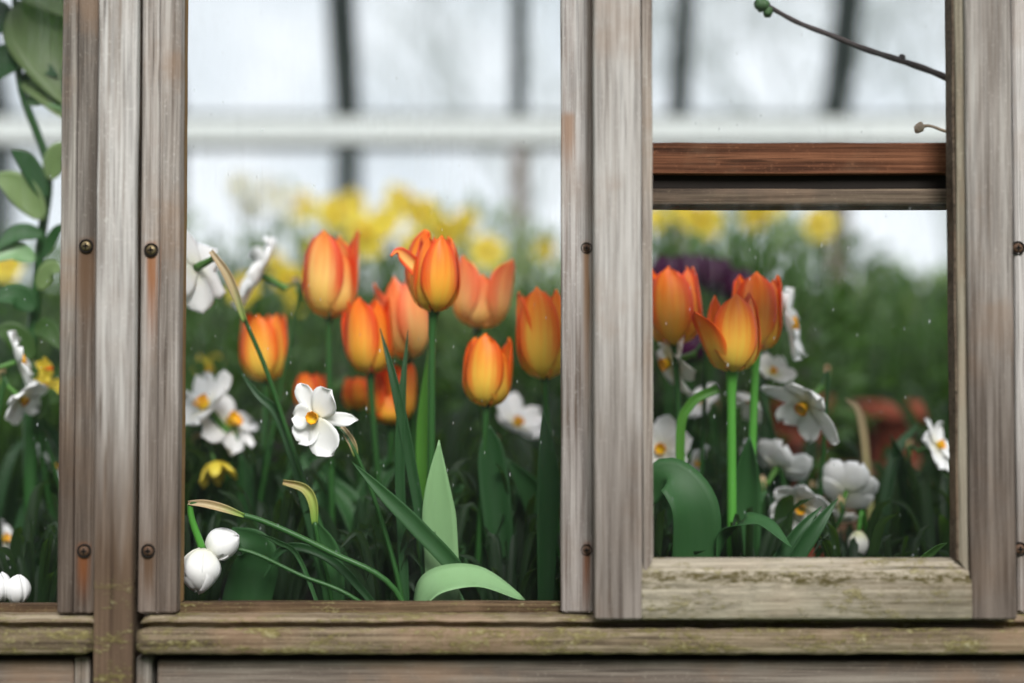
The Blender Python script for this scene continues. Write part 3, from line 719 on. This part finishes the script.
# right window narcissi
narcissus('white narcissus seen edge on, right of the red-orange tulip', 787, 325, .26, 78, face=(.93, -.3, .2), spin=.55, seed=7, cup=.1, foot=(P(800, 500, .28).x, .30))
narcissus('white narcissus under the tulip cut off by the sash', 671, 362, .24, 78, face=(-.9, -.25, -.3), spin=.1, seed=8, mat=W2, cup=-.3)
narcissus('large white narcissus with golden cup nodding down, right of the tulip stems', 806, 404, .22, 82, face=(-.62, -.5, -.55), spin=.5, seed=9, cup=.3, lens=[1.1, .75, .9, 1.15, .85, .8], wid=.5)
narcissus('white narcissus against the sash edge below the cut-off tulip', 662, 450, .28, 66, face=(-.3, -.9, .2), spin=.3, seed=10, cup=.3)
narcissus('rounded white narcissus low between tulip stems and nodding bloom', 777, 468, .29, 62, face=(.5, .4, .65), spin=.15, seed=11, cup=.3, wid=.7)
narcissus('low white narcissus with orange cup, left one of the pair near the sash rail', 803, 507, .25, 62, face=(-.45, -.8, -.3), spin=.2, seed=12, mat=W1, cup=.35)
narcissus('low white narcissus turned away, right one of the pair near the sash rail', 846, 492, .25, 60, face=(.35, .75, .55), spin=.3, seed=13, cup=.3, wid=.75)
narcissus('white narcissus leaving the right window at the right bead', 936, 446, .26, 58, face=(.8, -.6, .3), spin=.1, seed=14)
narcissus('small cream narcissus right behind the front tulip base', 772, 374, .30, 44, face=(.3, -.6, .8), spin=.1, seed=15, mat=W2, cup=.3)
narcissus('cream narcissus bud-like, hanging left of the nodding bloom', 752, 397, .30, 44, face=(-.7, -.3, -.8), seed=16, mat=W2, cup=.6)
narcissus('small white narcissus left of the bright tulip stems', 704, 402, .34, 40, face=(-.7, -.5, .5), seed=17)
narcissus('small blurred white narcissus below, left of the tulip stems', 694, 462, .34, 40, face=(.7, -.3, -.4), seed=18)
narcissus('small blurred white narcissus hidden right of the tulip stems', 748, 455, .36, 40, face=(-.8, .4, .4), seed=19)
narcissus('folded white narcissus lowest, below the orange-cupped one', 838, 522, .26, 34, face=(.3, .2, 1), seed=20, cup=.5, mat=W2)
# left window narcissi
narcissus('upper white narcissus seen from behind in the left window', 17, 362, .24, 62, face=(.85, .3, .3), seed=21, spin=.2, cup=.1)
narcissus('lower white narcissus hanging in the left window', 21, 398, .24, 54, face=(.75, -.2, -.6), seed=22, spin=.4, cup=.2)
narcissus('blurred white narcissus beside the grooved board in the left window', 52, 470, .36, 56, face=(.7, .3, .6), seed=23)
narcissus('blurred white narcissus low at the left picture edge', 2, 541, .30, 58, face=(.8, -.1, .5), seed=24)
narcissus('small orange-cupped yellow bloom beside the upper narcissus in the left window', 44, 369, .28, 24, face=(.9, -.3, .1), seed=25, mat=Y1, cmat=O1, trumpet=.7)
narcissus('small pale yellow bloom beside the lower narcissus in the left window', 43, 388, .30, 34, face=(.5, -.2, .6), seed=26, mat=Y1, cup=.4)

# closed white buds
def bud(root, px, py, Y, dpx, axis, mat=W1, seed=0, hpx=None):
    H = mm(hpx or dpx * 1.08, Y); axis = Vector(axis).normalized(); c = P(px, py, Y); base = c - axis * H * .5; m = frame(axis, .2)
    for k in range(5):
        V, F, uv = tulip_petal(k * 2 * math.pi / 5 + .3, H * (1 + .05 * math.sin(k * 2.3 + seed)), mm(dpx, Y) * .5 * (1 - .03 * (k % 3)), .86, 1.15, 0, seed * 10 + k, ball=True)
        mesh('petal', [base + m @ q for q in V], F, mat, root, uv=uv, solid=.0006)
    return base
r_ = empty('white_flower_bud', (P(425, 600, .07).x, .09, SOIL), 'larger round white bud hanging from a leaning stem, bottom left of the central window', 'flower bud')
b1 = bud(r_, 200, 570, .055, 40, (-.10, -.15, -1), seed=3)
tube('stem', [Vector((P(425, 600, .07).x, .09, SOIL - .01)), P(395, 590, .075), P(330, 552, .07), P(270, 524, .065), P(240, 514, .06), P(214, 506, .057), P(196, 502, .055), P(190, 506, .055)], [.003, .0032, .0032, .003, .0026, .0024, .0022, .003], M_stem, r_)
tube('flower_neck', [P(190, 504, .055), P(192, 520, .055), b1 - Vector((0, 0, .002))], [.0030, .0036, .0040], M_stemB, r_)
ribbon('spathe', [P(244, 516, .058), P(225, 509, .053), P(205, 504, .052), P(188, 503, .053)], .0075, M_papery, r_, fold=.5, hint=(0, -1, .3), prof=lambda f: .5 + .6 * math.sin(math.pi * f))['label'] = 'papery pale sheath'
r_ = empty('white_flower_bud', (P(440, 600, .09).x, .11, SOIL), 'smaller sharp white bud tucked against the larger hanging bud', 'flower bud')
b2 = bud(r_, 222, 544, .075, 32, (.75, -.1, .35), seed=5)
tube('stem', [Vector((P(440, 600, .09).x, .11, SOIL - .01)), P(360, 602, .09), P(300, 575, .09), P(250, 552, .088), P(215, 548, .086), b2], [.0026, .0024, .0022, .0022, .0018, .0022], M_stem, r_)
for i, (a, b, s_, lab) in enumerate(((18, 590, 24, 'rounded white bud resting low in the left window, right of its twin'), (0, 588, 24, 'rounded white bud cut by the left picture edge, low in the left window'))):
    r_ = empty('white_flower_bud', (P(a, 600, .12).x, .13, SOIL), lab, 'flower bud')
    bs = bud(r_, a, b, .10, s_, (.1, -.2, 1), seed=7 + i, hpx=30)
    tube('stem', [Vector((r_.location.x, .13, SOIL - .01)), bs], .0025, M_stem, r_, n=4)
r_ = empty('white_flower_bud', (P(868, 560, .26).x, .28, SOIL), 'small greenish white bud low beneath the pair near the sash rail', 'flower bud')
bs = bud(r_, 858, 544, .22, 20, (-.1, -.2, -1), mat=W2, seed=9, hpx=26)
tube('stem', [Vector((r_.location.x, .28, SOIL - .01)), P(866, 540, .25), P(862, 512, .23), bs], .0025, M_stemB, r_, n=5)
# spent sheath
r_ = empty('withered_flower_sheath', (P(340, 600, .13).x, .14, SOIL), 'withered curled sheath turning from brown to green, below the sharp white narcissus', 'flower stem')
ribbon('spathe', [P(315, 524, .10), P(313, 502, .10), P(304, 488, .10), P(283, 482, .10)], .0095, M_paperg, r_, fold=.5, prof=lambda f: .45 + .6 * math.sin(math.pi * (f * .85 + .1)))
tube('stem', [Vector((r_.location.x, .14, SOIL - .01)), P(330, 590, .12), P(320, 550, .105), P(315, 522, .10)], .0025, M_stem, r_)

# distinctive leaves near the glass
def tleaf(label, pts, wpx, Y, mat, name='tulip_leaf', hint=(0, -1, 0), fold=.2, prof=None, wave=.02, grp=None):
    q = [P(*p) if len(p) == 3 else P(p[0], p[1], Y) for p in pts]
    ft = Vector((q[0].x, q[0].y, SOIL - .01))
    if q[0].z > SOIL + .03: q = [ft] + q
    o = ribbon(name, q, mm(wpx, Y), mat, None, loc=(ft.x, ft.y, SOIL), hint=hint, fold=fold, prof=prof, wave=wave)
    return tag(o, label, 'leaf', grp)
lance = lambda f: max(.03, (.55 + .45 * math.sin(min(1, f / .55) * math.pi / 2)) * (1 if f < .6 else 1 - ((f - .6) / .4) ** 1.6))
tleaf('pale pointed tulip leaf standing upright in the middle of the central window', [(445, 620, .12), (441, 545, .115), (438, 490, .11), (439, 440, .11)], 34, .11, M_leafTp, prof=lambda f: max(.03, 1 if f < .62 else 1 - ((f - .62) / .38) ** 1.3), fold=.12)
tleaf('pale broad leaf bending over the bottom bar of the central window', [(400, 640, .10), (416, 606, .075), (440, 582, .065), (478, 578, .07), (525, 600, .08)], 44, .07, M_leafTp, hint=(0.1, -.55, 1), fold=.1, prof=lambda f: max(.03, math.sin(math.pi * (.12 + .88 * f)) ** .6))
tleaf('long dark strap leaf arching down to the right below the sharp narcissus', [(352, 462, .09), (385, 495, .085), (420, 530, .085), (458, 572, .09), (480, 620, .1)][::-1], 17, .09, M_leafT)
tleaf('broad green leaf beside the white buds', [(230, 660, .14), (250, 590, .13), (258, 550, .12), (232, 528, .12)], 48, .13, M_leafT, prof=lambda f: max(.04, math.sin(math.pi * (.25 + .75 * f)) ** .8), fold=.15)
tleaf('narrow green leaf rising below the withered sheath', [(335, 640, .13), (333, 580, .12), (326, 548, .115), (315, 520, .11)], 26, .12, M_leafT, prof=lance)
tleaf('thin leaf curving across the dark gap under the leaning bud stem', [(400, 640, .1), (360, 588, .095), (325, 556, .09), (285, 548, .09), (262, 580, .09)], 9, .09, M_leafN)
tleaf('tiny pale leaf tip below the leaning bud stem', [(330, 640, .09), (300, 560, .09), (277, 542, .085), (256, 533, .08)], 5, .09, M_leafT, prof=lance)
tleaf('broad curved tulip leaf bottom left in the right window', [(688, 640, .12), (695, 560, .11), (693, 505, .10), (668, 476, .11), (645, 500, .13)], 50, .11, M_leafT, prof=lambda f: max(.1, math.sin(math.pi * (.2 + .72 * f)) ** .7), fold=.12, hint=(.15, -1, .5))
tleaf('pale tulip leaf folded over flat behind the sash rail', [(700, 620, .14), (722, 545, .12), (742, 522, .10), (765, 524, .095), (792, 548, .08)], 36, .1, M_leafT, hint=(0, -.25, 1), fold=.12)
tleaf('dark pointed leaf in front of the low white pair, leaning right', [(770, 620, .10), (795, 560, .10), (818, 525, .10), (838, 498, .11)], 17, .1, M_leafN, prof=lance)
tleaf('second dark pointed leaf in front of the low white pair', [(745, 620, .10), (772, 570, .10), (800, 530, .10), (822, 506, .11)], 14, .1, M_leafN, prof=lance)
tleaf('light leaf tip poking up at the bottom right corner of the right window', [(890, 640, .07), (915, 572, .06), (935, 550, .06), (947, 543, .06)], 8, .06, M_leafB, prof=lance)
tleaf('narrow yellow-green leaf behind the sharpest tulip stem', [(424, 600, .2), (424, 500, .2), (423, 420, .2), (428, 350, .2)], 14, .2, M_leafB, prof=lance)
tleaf('upright dark green leaf at the right end of the central window', [(545, 640, .12), (547, 540, .12), (548, 470, .12), (543, 410, .12)], 22, .12, M_leafN, prof=lance)
tleaf('second upright leaf, left of the one at the right end of the central window', [(510, 640, .2), (500, 540, .2), (492, 460, .2), (490, 425, .2)], 30, .2, M_leafN, prof=lance)
tleaf('dark leaf crossing behind the low orange tulip towards upper left', [(425, 560, .12), (412, 470, .12), (395, 385, .12), (380, 328, .13)], 11, .12, M_leafN, prof=lance)
tleaf('dark leaf rising in front of the low orange tulip', [(405, 600, .12), (400, 480, .12), (402, 400, .12), (408, 330, .13)], 10, .12, M_leafN, prof=lance)
tleaf('long dark leaf arching left from the sharp narcissus stem', [(330, 620, .16), (305, 500, .16), (280, 420, .16), (258, 395, .16), (240, 372, .17)], 10, .16, M_leafN, prof=lance)
tleaf('thin stem-like leaf from the withered bloom at the right of the right window', [(880, 640, .3), (868, 480, .3), (860, 415, .3), (845, 398, .3)], 8, .3, M_papery, prof=lance)
tleaf('curled yellow-green stalk left of the bright tulip stems', [(690, 640, .18), (680, 450, .18), (690, 405, .18), (718, 388, .18)], 9, .18, M_leafB, prof=lambda f: 1)

# twigs
r_ = empty('woody_shrub_branch', (P(1090, 600, .13).x, .13, SOIL), 'bare dark twig with a green bud reaching across the top of the right window', 'twig')
q = [P(1095, 640, .13), P(1092, 400, .13), P(1075, 200, .13), P(1020, 112, .13), P(945, 77, .13), P(905, 62, .13), P(868, 50, .13), P(830, 35, .13), P(797, 22, .13), P(766, 5, .13)]
q[0].z = SOIL - .01
tube('branch', q, lambda f: (.0045 - .0022 * f) * (1 + .18 * abs(math.sin(f * 40))), M_bark, r_, n=8)
def blob(name, px, py, Y, rpx, mat, parent, ax=(1, 0, 0), st_=1.2):
    c = P(px, py, Y); r = mm(rpx, Y); V, F, uv = tube_vf([c + Vector(ax).normalized() * r * st_ * t for t in (-1, -.6, 0, .5, .85, 1)], [r * .3, r * .85, r, r * .85, r * .45, r * .08], seg=12, n=3)
    V = [v + noise.noise_vector(v * 300) * r * .25 for v in V]
    return mesh(name, V, F, mat, parent, uv=uv)
blob('bud', 762, 5, .13, 7, M_bud, r_, (-1, 0, .4)); blob('bud', 768, 12, .13, 5, M_bud, r_, (-.3, 0, -1)); blob('bud', 902, 58, .13, 3.5, M_bark, r_, (.3, 0, 1))
r_ = empty('woody_shrub_branch', (P(1075, 600, .10).x, .10, SOIL), 'short pale twig with a swollen tip beside the right bead, above the red-brown rail', 'twig')
q = [P(1078, 640, .10), P(1070, 300, .10), P(1020, 150, .10), P(960, 133, .10), P(945, 131, .10), P(930, 126, .10), P(920, 127, .10)]
q[0].z = SOIL - .01
tube('branch', q, [.003, .0025, .002, .0018, .0018, .0016, .002], M_budp, r_)
blob('bud', 919, 128, .10, 5, M_budp, r_, (-.6, 0, -.7))

# broad leaved plant in the left window
r_ = empty('broad_leaved_plant', (P(36, 600, .3).x, .30, SOIL), 'tall plant with big pale green leaves filling the top of the left window', 'plant')
q = [P(34, 640, .30), P(30, 400, .30), P(40, 250, .30), P(48, 170, .29), P(22, 90, .28), P(15, 10, .28), P(18, -120, .28)]; q[0].z = SOIL - .01
tube('stem', q, [.009, .008, .006, .005, .005, .004, .003], M_stem, r_, n=6)
def bleaf(a, b, wpx, mat=M_leafV, y0=.28, y1=.26, hint=(.1, -1, .3), mid=None):
    A, B = P(a[0], a[1], y0), P(b[0], b[1], y1); m_ = P(mid[0], mid[1], (y0 + y1) / 2) if mid else (A + B) / 2 + Vector((0, 0, .012))
    ribbon('leaf', [A, m_, B], mm(wpx, y0), mat, r_, hint=hint, fold=.12, prof=lambda f: max(.03, math.sin(math.pi * min(.99, f ** .8)) ** .75))
bleaf((20, 0), (78, 112), 74); bleaf((18, -25), (84, 20), 60, M_leafV); bleaf((22, 78), (64, 118), 30); bleaf((26, 100), (70, 112), 24, M_leafTp)
bleaf((30, 55), (-20, 88), 34, M_leafT); bleaf((40, 60), (62, 100), 22, M_leafT); bleaf((16, 20), (-30, 40), 40, M_leafT); bleaf((22, 80), (58, 76), 16, M_leafT); bleaf((20, -30), (-12, 10), 24)
bleaf((44, 220), (-8, 175), 30, M_leafV); bleaf((46, 200), (12, 150), 20, M_leafT); bleaf((44, 235), (-6, 250), 18, M_leafT); bleaf((42, 260), (70, 225), 12, M_leafT)
bleaf((36, 260), (-10, 262), 22, M_leafTp); bleaf((38, 290), (62, 270), 20, M_leafV); bleaf((36, 310), (-5, 300), 26, M_leafT); bleaf((48, 180), (70, 150), 26, M_leafV)
bleaf((34, 330), (62, 350), 22, M_leafD); bleaf((34, 360), (-6, 330), 26, M_leafD); bleaf((34, 420), (60, 400), 24, M_leafD)

# ------------------------------------------------------------------ yellow daffodils further back (blurred)
spots = [(334, 214, 1.35, 34), (370, 236, 1.25, 46), (400, 203, 1.6, 34), (424, 214, 1.4, 34), (447, 233, 1.3, 34), (487, 252, 1.2, 34), (298, 206, 1.6, 32), (291, 281, 1.0, 34),
         (245, 290, .85, 34), (212, 371, .7, 32), (296, 300, 1.1, 26), (352, 205, 1.6, 28), (385, 222, 1.3, 30), (228, 395, .9, 26), (706, 221, 1.3, 36), (752, 214, 1.4, 32), (820, 224, 1.2, 32), (770, 205, 1.6, 26), (275, 262, 1.3, 22),
         (320, 250, 1.4, 26), (412, 246, 1.2, 26), (466, 222, 1.6, 28), (545, 250, 1.5, 24), (5, 267, .9, 30), (684, 212, 1.6, 28), (655, 218, 1.5, 26)]
DL = ['half-hidden yellow daffodil just above the tallest left tulip', 'largest yellow daffodil, pale blur right of the tallest left tulip', 'yellow daffodil highest in the middle, nearly touching the far glass', 'yellow daffodil directly above the sharpest tulip', 'yellow daffodil at the upper right shoulder of the sharpest tulip', 'yellow daffodil right above the soft pink-orange tulip', "small high yellow daffodil left of the tallest left tulip's tip", 'yellow daffodil touching the left side of the tallest left tulip', 'yellow daffodil between the side-view narcissus and the amber tulip below it', 'yellow daffodil just above the low white narcissus by the left board', 'small yellow daffodil tucked low against the tallest left tulip', 'high yellow daffodil in front of the dark far mullion', 'yellow daffodil between the largest daffodil and the sharpest tulip', 'yellow daffodil above the low white pair, under the amber tulip', "yellow daffodil second from the left under the right window's lip rail", "yellow daffodil in the middle under the right window's lip rail", 'yellow daffodil rightmost under the lip rail, beside the brown mullion', "small high yellow daffodil cut by the right window's lip rail", 'small yellow daffodil between the side-view narcissus and the tallest left tulip', 'small yellow daffodil hidden behind the tallest left tulip', "small yellow daffodil behind the sharpest tulip's curling petal", "small yellow daffodil high above the pink-orange tulip's left lobe", 'lone small yellow daffodil beside the pale board, above the half-hidden amber tulip', 'yellow daffodil at the left picture edge in the left window', "high yellow daffodil left under the right window's lip rail", 'yellow daffodil nearest the sash edge under the lip rail']
for i, (a, b, Y, s_) in enumerate(spots):
    rr = random.Random(i); Y = Y * 1.2 if Y > .85 else Y
    narcissus(DL[i], a, b, Y, s_ * 1.15, face=(rr.uniform(-.7, .7), -1, rr.uniform(-.2, .4)), mat=Y1, cmat=Y2, trumpet=.7, seed=60 + i, leaves=2, name='yellow_daffodil', cat='daffodil', group='yellow daffodils at the back of the bed', lh=.3, spathe=False)
for i, (a, b, Y) in enumerate(((240, 186, 1.9), (268, 192, 1.9), (252, 205, 2.0), (280, 200, 1.8))):
    narcissus(['leftmost pale cream daffodil against the far glass', 'pale cream daffodil second from the left against the far glass', 'lowest pale cream daffodil against the far glass', 'rightmost pale cream daffodil against the far glass'][i], a, b, Y, 36, face=(.2 * i - .3, -1, .2), mat=W2, cmat=Y1, trumpet=.5, seed=90 + i, leaves=1, name='cream_daffodil', cat='daffodil', group='pale daffodils against the far glass', lh=.4, spathe=False)

# ------------------------------------------------------------------ foliage clumps filling the bed
def clump_mesh(seed, n, h, spread, wid, mat):
    r2 = random.Random(seed); V = []; F = []; uv = []
    for k in range(n):
        a = r2.uniform(0, 6.283); rr = r2.uniform(0, .03); hh = h * r2.uniform(.6, 1.1); sp_ = spread * r2.uniform(.3, 1)
        b = Vector((math.cos(a) * rr, math.sin(a) * rr, -.01)); d = Vector((math.cos(a), math.sin(a), 0))
        pts = [b, b + d * sp_ * .2 + Vector((0, 0, hh * .5)), b + d * sp_ * .6 + Vector((0, 0, hh * .9)), b + d * sp_ * 1.1 + Vector((0, 0, hh * (1.0 if r2.random() < .6 else .8)))]
        v, f, u = ribbon_vf(pts, wid * r2.uniform(.8, 1.2), hint=(r2.uniform(-1, 1), r2.uniform(-1, 1), .2), fold=.2, n=4, prof=lance)
        k0 = len(V); V += v; F += [tuple(i + k0 for i in q) for q in f]; uv += u
    return V, F, uv
protos = []
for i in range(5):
    V, F, uv = clump_mesh(i, 20, .24, .09, .015, M_leafN); protos.append((V, F, uv, M_shadeN))
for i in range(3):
    V, F, uv = clump_mesh(20 + i, 12, .22, .08, .030, M_leafT); protos.append((V, F, uv, M_shadeT))
objs = []
for i, (V, F, uv, m) in enumerate(protos):
    o = mesh('narcissus_foliage' if m is M_shadeN else 'tulip_foliage', V, F, m, uv=uv)
    tag(o, 'clump of narrow dark narcissus leaves filling the bed between the flowers' if m is M_shadeN else 'clump of broader green tulip leaves filling the bed between the flowers', 'foliage', 'narrow leaf clumps in the bed' if m is M_shadeN else 'broad leaf clumps in the bed')
    objs.append(o)
first = set(); cnt = 0
rc = random.Random(5)
rows = [(.16, .085, .66), (.25, .10, .78), (.36, .11, .90), (.48, .12, 1.0), (.62, .14, 1.1), (.78, .15, 1.2), (.95, .17, 1.35), (1.15, .19, 1.5)]
rows += [(1.35, .20, 1.55), (1.58, .22, 1.65)]
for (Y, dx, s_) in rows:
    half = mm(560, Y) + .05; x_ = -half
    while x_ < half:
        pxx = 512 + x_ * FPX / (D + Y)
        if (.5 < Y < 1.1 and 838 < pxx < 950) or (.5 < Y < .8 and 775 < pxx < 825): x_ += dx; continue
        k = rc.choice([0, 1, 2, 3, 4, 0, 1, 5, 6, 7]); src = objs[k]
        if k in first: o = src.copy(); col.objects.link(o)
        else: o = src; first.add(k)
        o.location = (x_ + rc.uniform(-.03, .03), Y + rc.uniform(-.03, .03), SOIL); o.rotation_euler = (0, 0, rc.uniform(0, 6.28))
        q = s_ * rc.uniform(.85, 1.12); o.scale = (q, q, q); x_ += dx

# shrubs at the back of the bed
def shrub(name, label, x_, y_, h, w_, mat, n=900, seed=0, group=None, trunk=True, ls=.04):
    root = empty(name, (x_, y_, SOIL), label, 'shrub', group)
    r2 = random.Random(seed); V = []; F = []; uv = []
    for k in range(n):
        while True:
            p = Vector((r2.uniform(-1, 1), r2.uniform(-1, 1), r2.uniform(-1, 1)))
            if .35 < p.length < 1: break
        bump_ = 1 + .25 * noise.noise(p * 2.2 + Vector((seed, 0, 0)))
        c = Vector((x_ + p.x * w_ * .5 * bump_, y_ + p.y * w_ * .4, SOIL + h * .52 + p.z * h * .5 * bump_))
        d = (p + Vector((r2.uniform(-.7, .7), r2.uniform(-.7, .7), r2.uniform(-.2, .7)))).normalized(); L = ls * r2.uniform(.7, 1.4)
        v, f, u = ribbon_vf([c, c + d * L * .5 + Vector((0, 0, .003)), c + d * L], L * .42, hint=(r2.uniform(-1, 1), r2.uniform(-1, 1), r2.uniform(-.2, 1)), fold=.15, n=2, prof=lambda f_: max(.05, math.sin(math.pi * min(.98, f_ * .95 + .03))))
        k0 = len(V); V += v; F += [tuple(i + k0 for i in q) for q in f]; uv += u
    mesh('foliage', V, F, mat, root, uv=uv)
    for k in range(4):
        a = r2.uniform(0, 6.28)
        tube('branch', [Vector((x_, y_, SOIL - .01)), Vector((x_ + math.cos(a) * w_ * .12, y_ + math.sin(a) * w_ * .1, SOIL + h * .35)), Vector((x_ + math.cos(a) * w_ * .3, y_ + math.sin(a) * w_ * .2, SOIL + h * .75))], [.008, .006, .003], M_bark, root, n=3)
SH = [(-1.15, 1.75, .62, .60, 0), (-.72, 1.85, .60, .55, 0), (-.35, 1.8, .60, .50, 0), (.02, 1.9, .62, .55, 1), (.36, 1.8, .66, .55, 0), (.72, 1.85, .62, .50, 0), (1.05, 1.8, .50, .50, 0), (1.4, 1.8, .55, .55, 0),
      (-.95, 2.2, .76, .55, 1), (-.5, 2.22, .74, .5, 1), (-.1, 2.22, .74, .5, 1), (.3, 2.2, .74, .5, 1), (.62, 2.22, .74, .45, 1), (.98, 2.22, .60, .5, 1), (1.35, 2.2, .62, .5, 1)]
for i, (a, b, h, w_, k) in enumerate(SH):
    shrub('leafy_shrub', ['dark shrub farthest left at the back of the bed', 'dark shrub behind the left posts, second from the left', 'dark shrub far behind the tallest left tulip', 'lighter shrub in the front row, far behind the pink-orange tulip', 'dark shrub far behind the pale centre board', 'dark shrub far behind the purple blooms', 'low dark shrub under the gap of sky in the right window', 'dark shrub farthest right at the back of the bed', 'light shrub at the far wall behind the left posts', 'light shrub at the far wall below the cream daffodils', "light shrub at the far wall below the dark mullion's right side", "light shrub at the far wall behind the sash's left stile", 'light shrub at the far wall left of the brown mullion in the right window', 'low light shrub at the far wall under the bright gap in the right window', 'light shrub at the far wall farthest right'][i], a, b, h, w_, (M_leafD, M_leafL)[k], seed=i, group=['dark shrubs at the back of the bed', 'light shrubs against the far wall'][k])
for i, (px, Y, pt, hh) in enumerate(((226, .55, 330, .2), (690, .85, 250, .3), (760, .85, 245, .3), (850, 1.3, 320, .3), (930, 1.35, 290, .3), (540, .9, 300, .3), (215, 1.0, 300, .3), (300, 1.1, 300, .3), (30, .7, 380, .3))):
    h = P(px, pt, Y).z - SOIL
    shrub('leafy_shrub', ['bushy plant behind the low white pair by the left board', 'bushy plant behind the purple blooms, nearer the sash edge', 'bushy plant above the red-orange tulip in the right window', 'bushy plant behind the terracotta pot, left one of two', 'bushy plant at the right edge of the right window, behind the pot', 'bushy plant at the right end of the central window, above the amber tulip', 'bushy plant by the left board behind the bent-stem narcissus', 'bushy plant behind the tallest left tulip', 'bushy plant behind the broad-leaved plant in the left window'][i], P(px, 400, Y).x, Y, h, .34, M_leafD, seed=40 + i, n=600, group='bushy plants behind the tulips', ls=.035)

# terracotta pots on a wooden crate, right window
WCt = wood('crate_wood', 'x', damp=0, light=(.22, .12, .07), mid=(.13, .07, .04), dark=(.05, .03, .02), off=(1, 1, 1))
cx = P(895, 480, .95).x; cz = P(895, 468, .95).z
cr = empty('wooden_crate', (cx, 1.02, SOIL), 'blurred brown wooden crate under the terracotta pot, far right of the right window', 'crate')
for k in range(4):
    zz = SOIL + .004 + k * (cz - SOIL) / 4
    member('slat', cx - .11, cx + .11, .945, .955, zz, zz + (cz - SOIL) / 4 - .012, WCt, cr, 'x', seed=50 + k, r=.001)
    member('slat', cx - .11, cx + .11, 1.09, 1.10, zz, zz + (cz - SOIL) / 4 - .012, WCt, cr, 'x', seed=60 + k, r=.001)
for sx_ in (-1, 1):
    member('post', cx + sx_ * .10 - .01, cx + sx_ * .10 + .01, 0.9555, 1.0895, SOIL, cz - .012, WCt, cr, seed=70 + sx_, r=.001)
member('top_board', cx - .115, cx + .115, .94, 1.105, cz - .0115, cz, WCt, cr, 'x', seed=75, r=.001)
def pot(label, x_, y_, z_, h, r):
    V = []; F = []; N = 32
    prof = [(.0, 0), (.68, 0), (.70, .02), (.86, .72), (1.0, .73), (1.03, .76), (1.03, .97), (1.0, 1), (.90, 1), (.86, .96), (.80, .6), (.0, .6)]
    for (rr, zz) in prof:
        for j in range(N):
            a = 2 * math.pi * j / N; V.append((x_ + r * rr * math.cos(a), y_ + r * rr * math.sin(a), z_ + h * zz))
    for i in range(len(prof) - 1):
        for j in range(N):
            a = i * N + j; b = i * N + (j + 1) % N; F.append((a, b, b + N, a + N))
    return tag(mesh('terracotta_pot', V, F, M_terra, loc=(x_, y_, z_)), label, 'flower pot')
pot('blurred terracotta pot on the wooden crate, far right of the right window', P(894, 430, 1.0).x, 1.02, cz, mm(64, 1.0), mm(38, 1.0))
pz = P(795, 445, .62).z
pot('tall blurred terracotta pot behind the nodding white narcissus', P(798, 400, .82).x, .82, SOIL - .005, P(798, 392, .82).z - SOIL, mm(34, .82))

# bare trees outside, beyond the far glass
M_far = flat('pale_bark', (.55, .58, .58), .9, .2, 3)
def bare_tree(label, x_, y_, h, seed):
    root = empty('bare_tree', (x_, y_, 0), label, 'tree', 'bare trees outside beyond the far glass')
    r2 = random.Random(seed); V = []; F = []
    top = Vector((x_ + r2.uniform(-.2, .2), y_, h * .45))
    tube('trunk', [Vector((x_, y_, -.01)), Vector((x_ + .06, y_, h * .22)), top], [.12, .10, .075], M_far, root, n=4)
    def grow(p, d, L, rad, dep):
        q = p + d * L; m_ = (p + q) / 2 + Vector((r2.uniform(-1, 1), r2.uniform(-1, 1), 0)) * L * .07
        v, f, _ = tube_vf([p, m_, q], [rad, rad * .8, rad * .6], seg=5, n=2)
        k0 = len(V); V.extend(v); F.extend([tuple(i + k0 for i in g) for g in f])
        if dep == 0: return
        for _i in range(3):
            e_ = (d + Vector((r2.uniform(-.9, .9), r2.uniform(-.9, .9), r2.uniform(-.25, .55)))).normalized()
            grow(q if _i else m_, e_, L * r2.uniform(.62, .85), rad * .6, dep - 1)
    for a in range(5):
        an = a * 1.257 + r2.uniform(-.3, .3)
        grow(top, Vector((math.cos(an) * .7, math.sin(an) * .7, 1)).normalized(), h * .18, .030, 4)
    mesh('branches', V, F, M_far, root)
bare_tree('pale bare tree blurred outside, seen over the right window behind the long twig', P(800, 341, 8).x, 8, 5.2, 3)
bare_tree('pale bare tree blurred outside, behind the upper right corner of the central window', P(520, 341, 9).x, 9, 5.0, 5)
bare_tree('pale bare tree blurred outside, farthest right by the sash edge', P(960, 341, 9.5).x, 9.5, 6.0, 8)
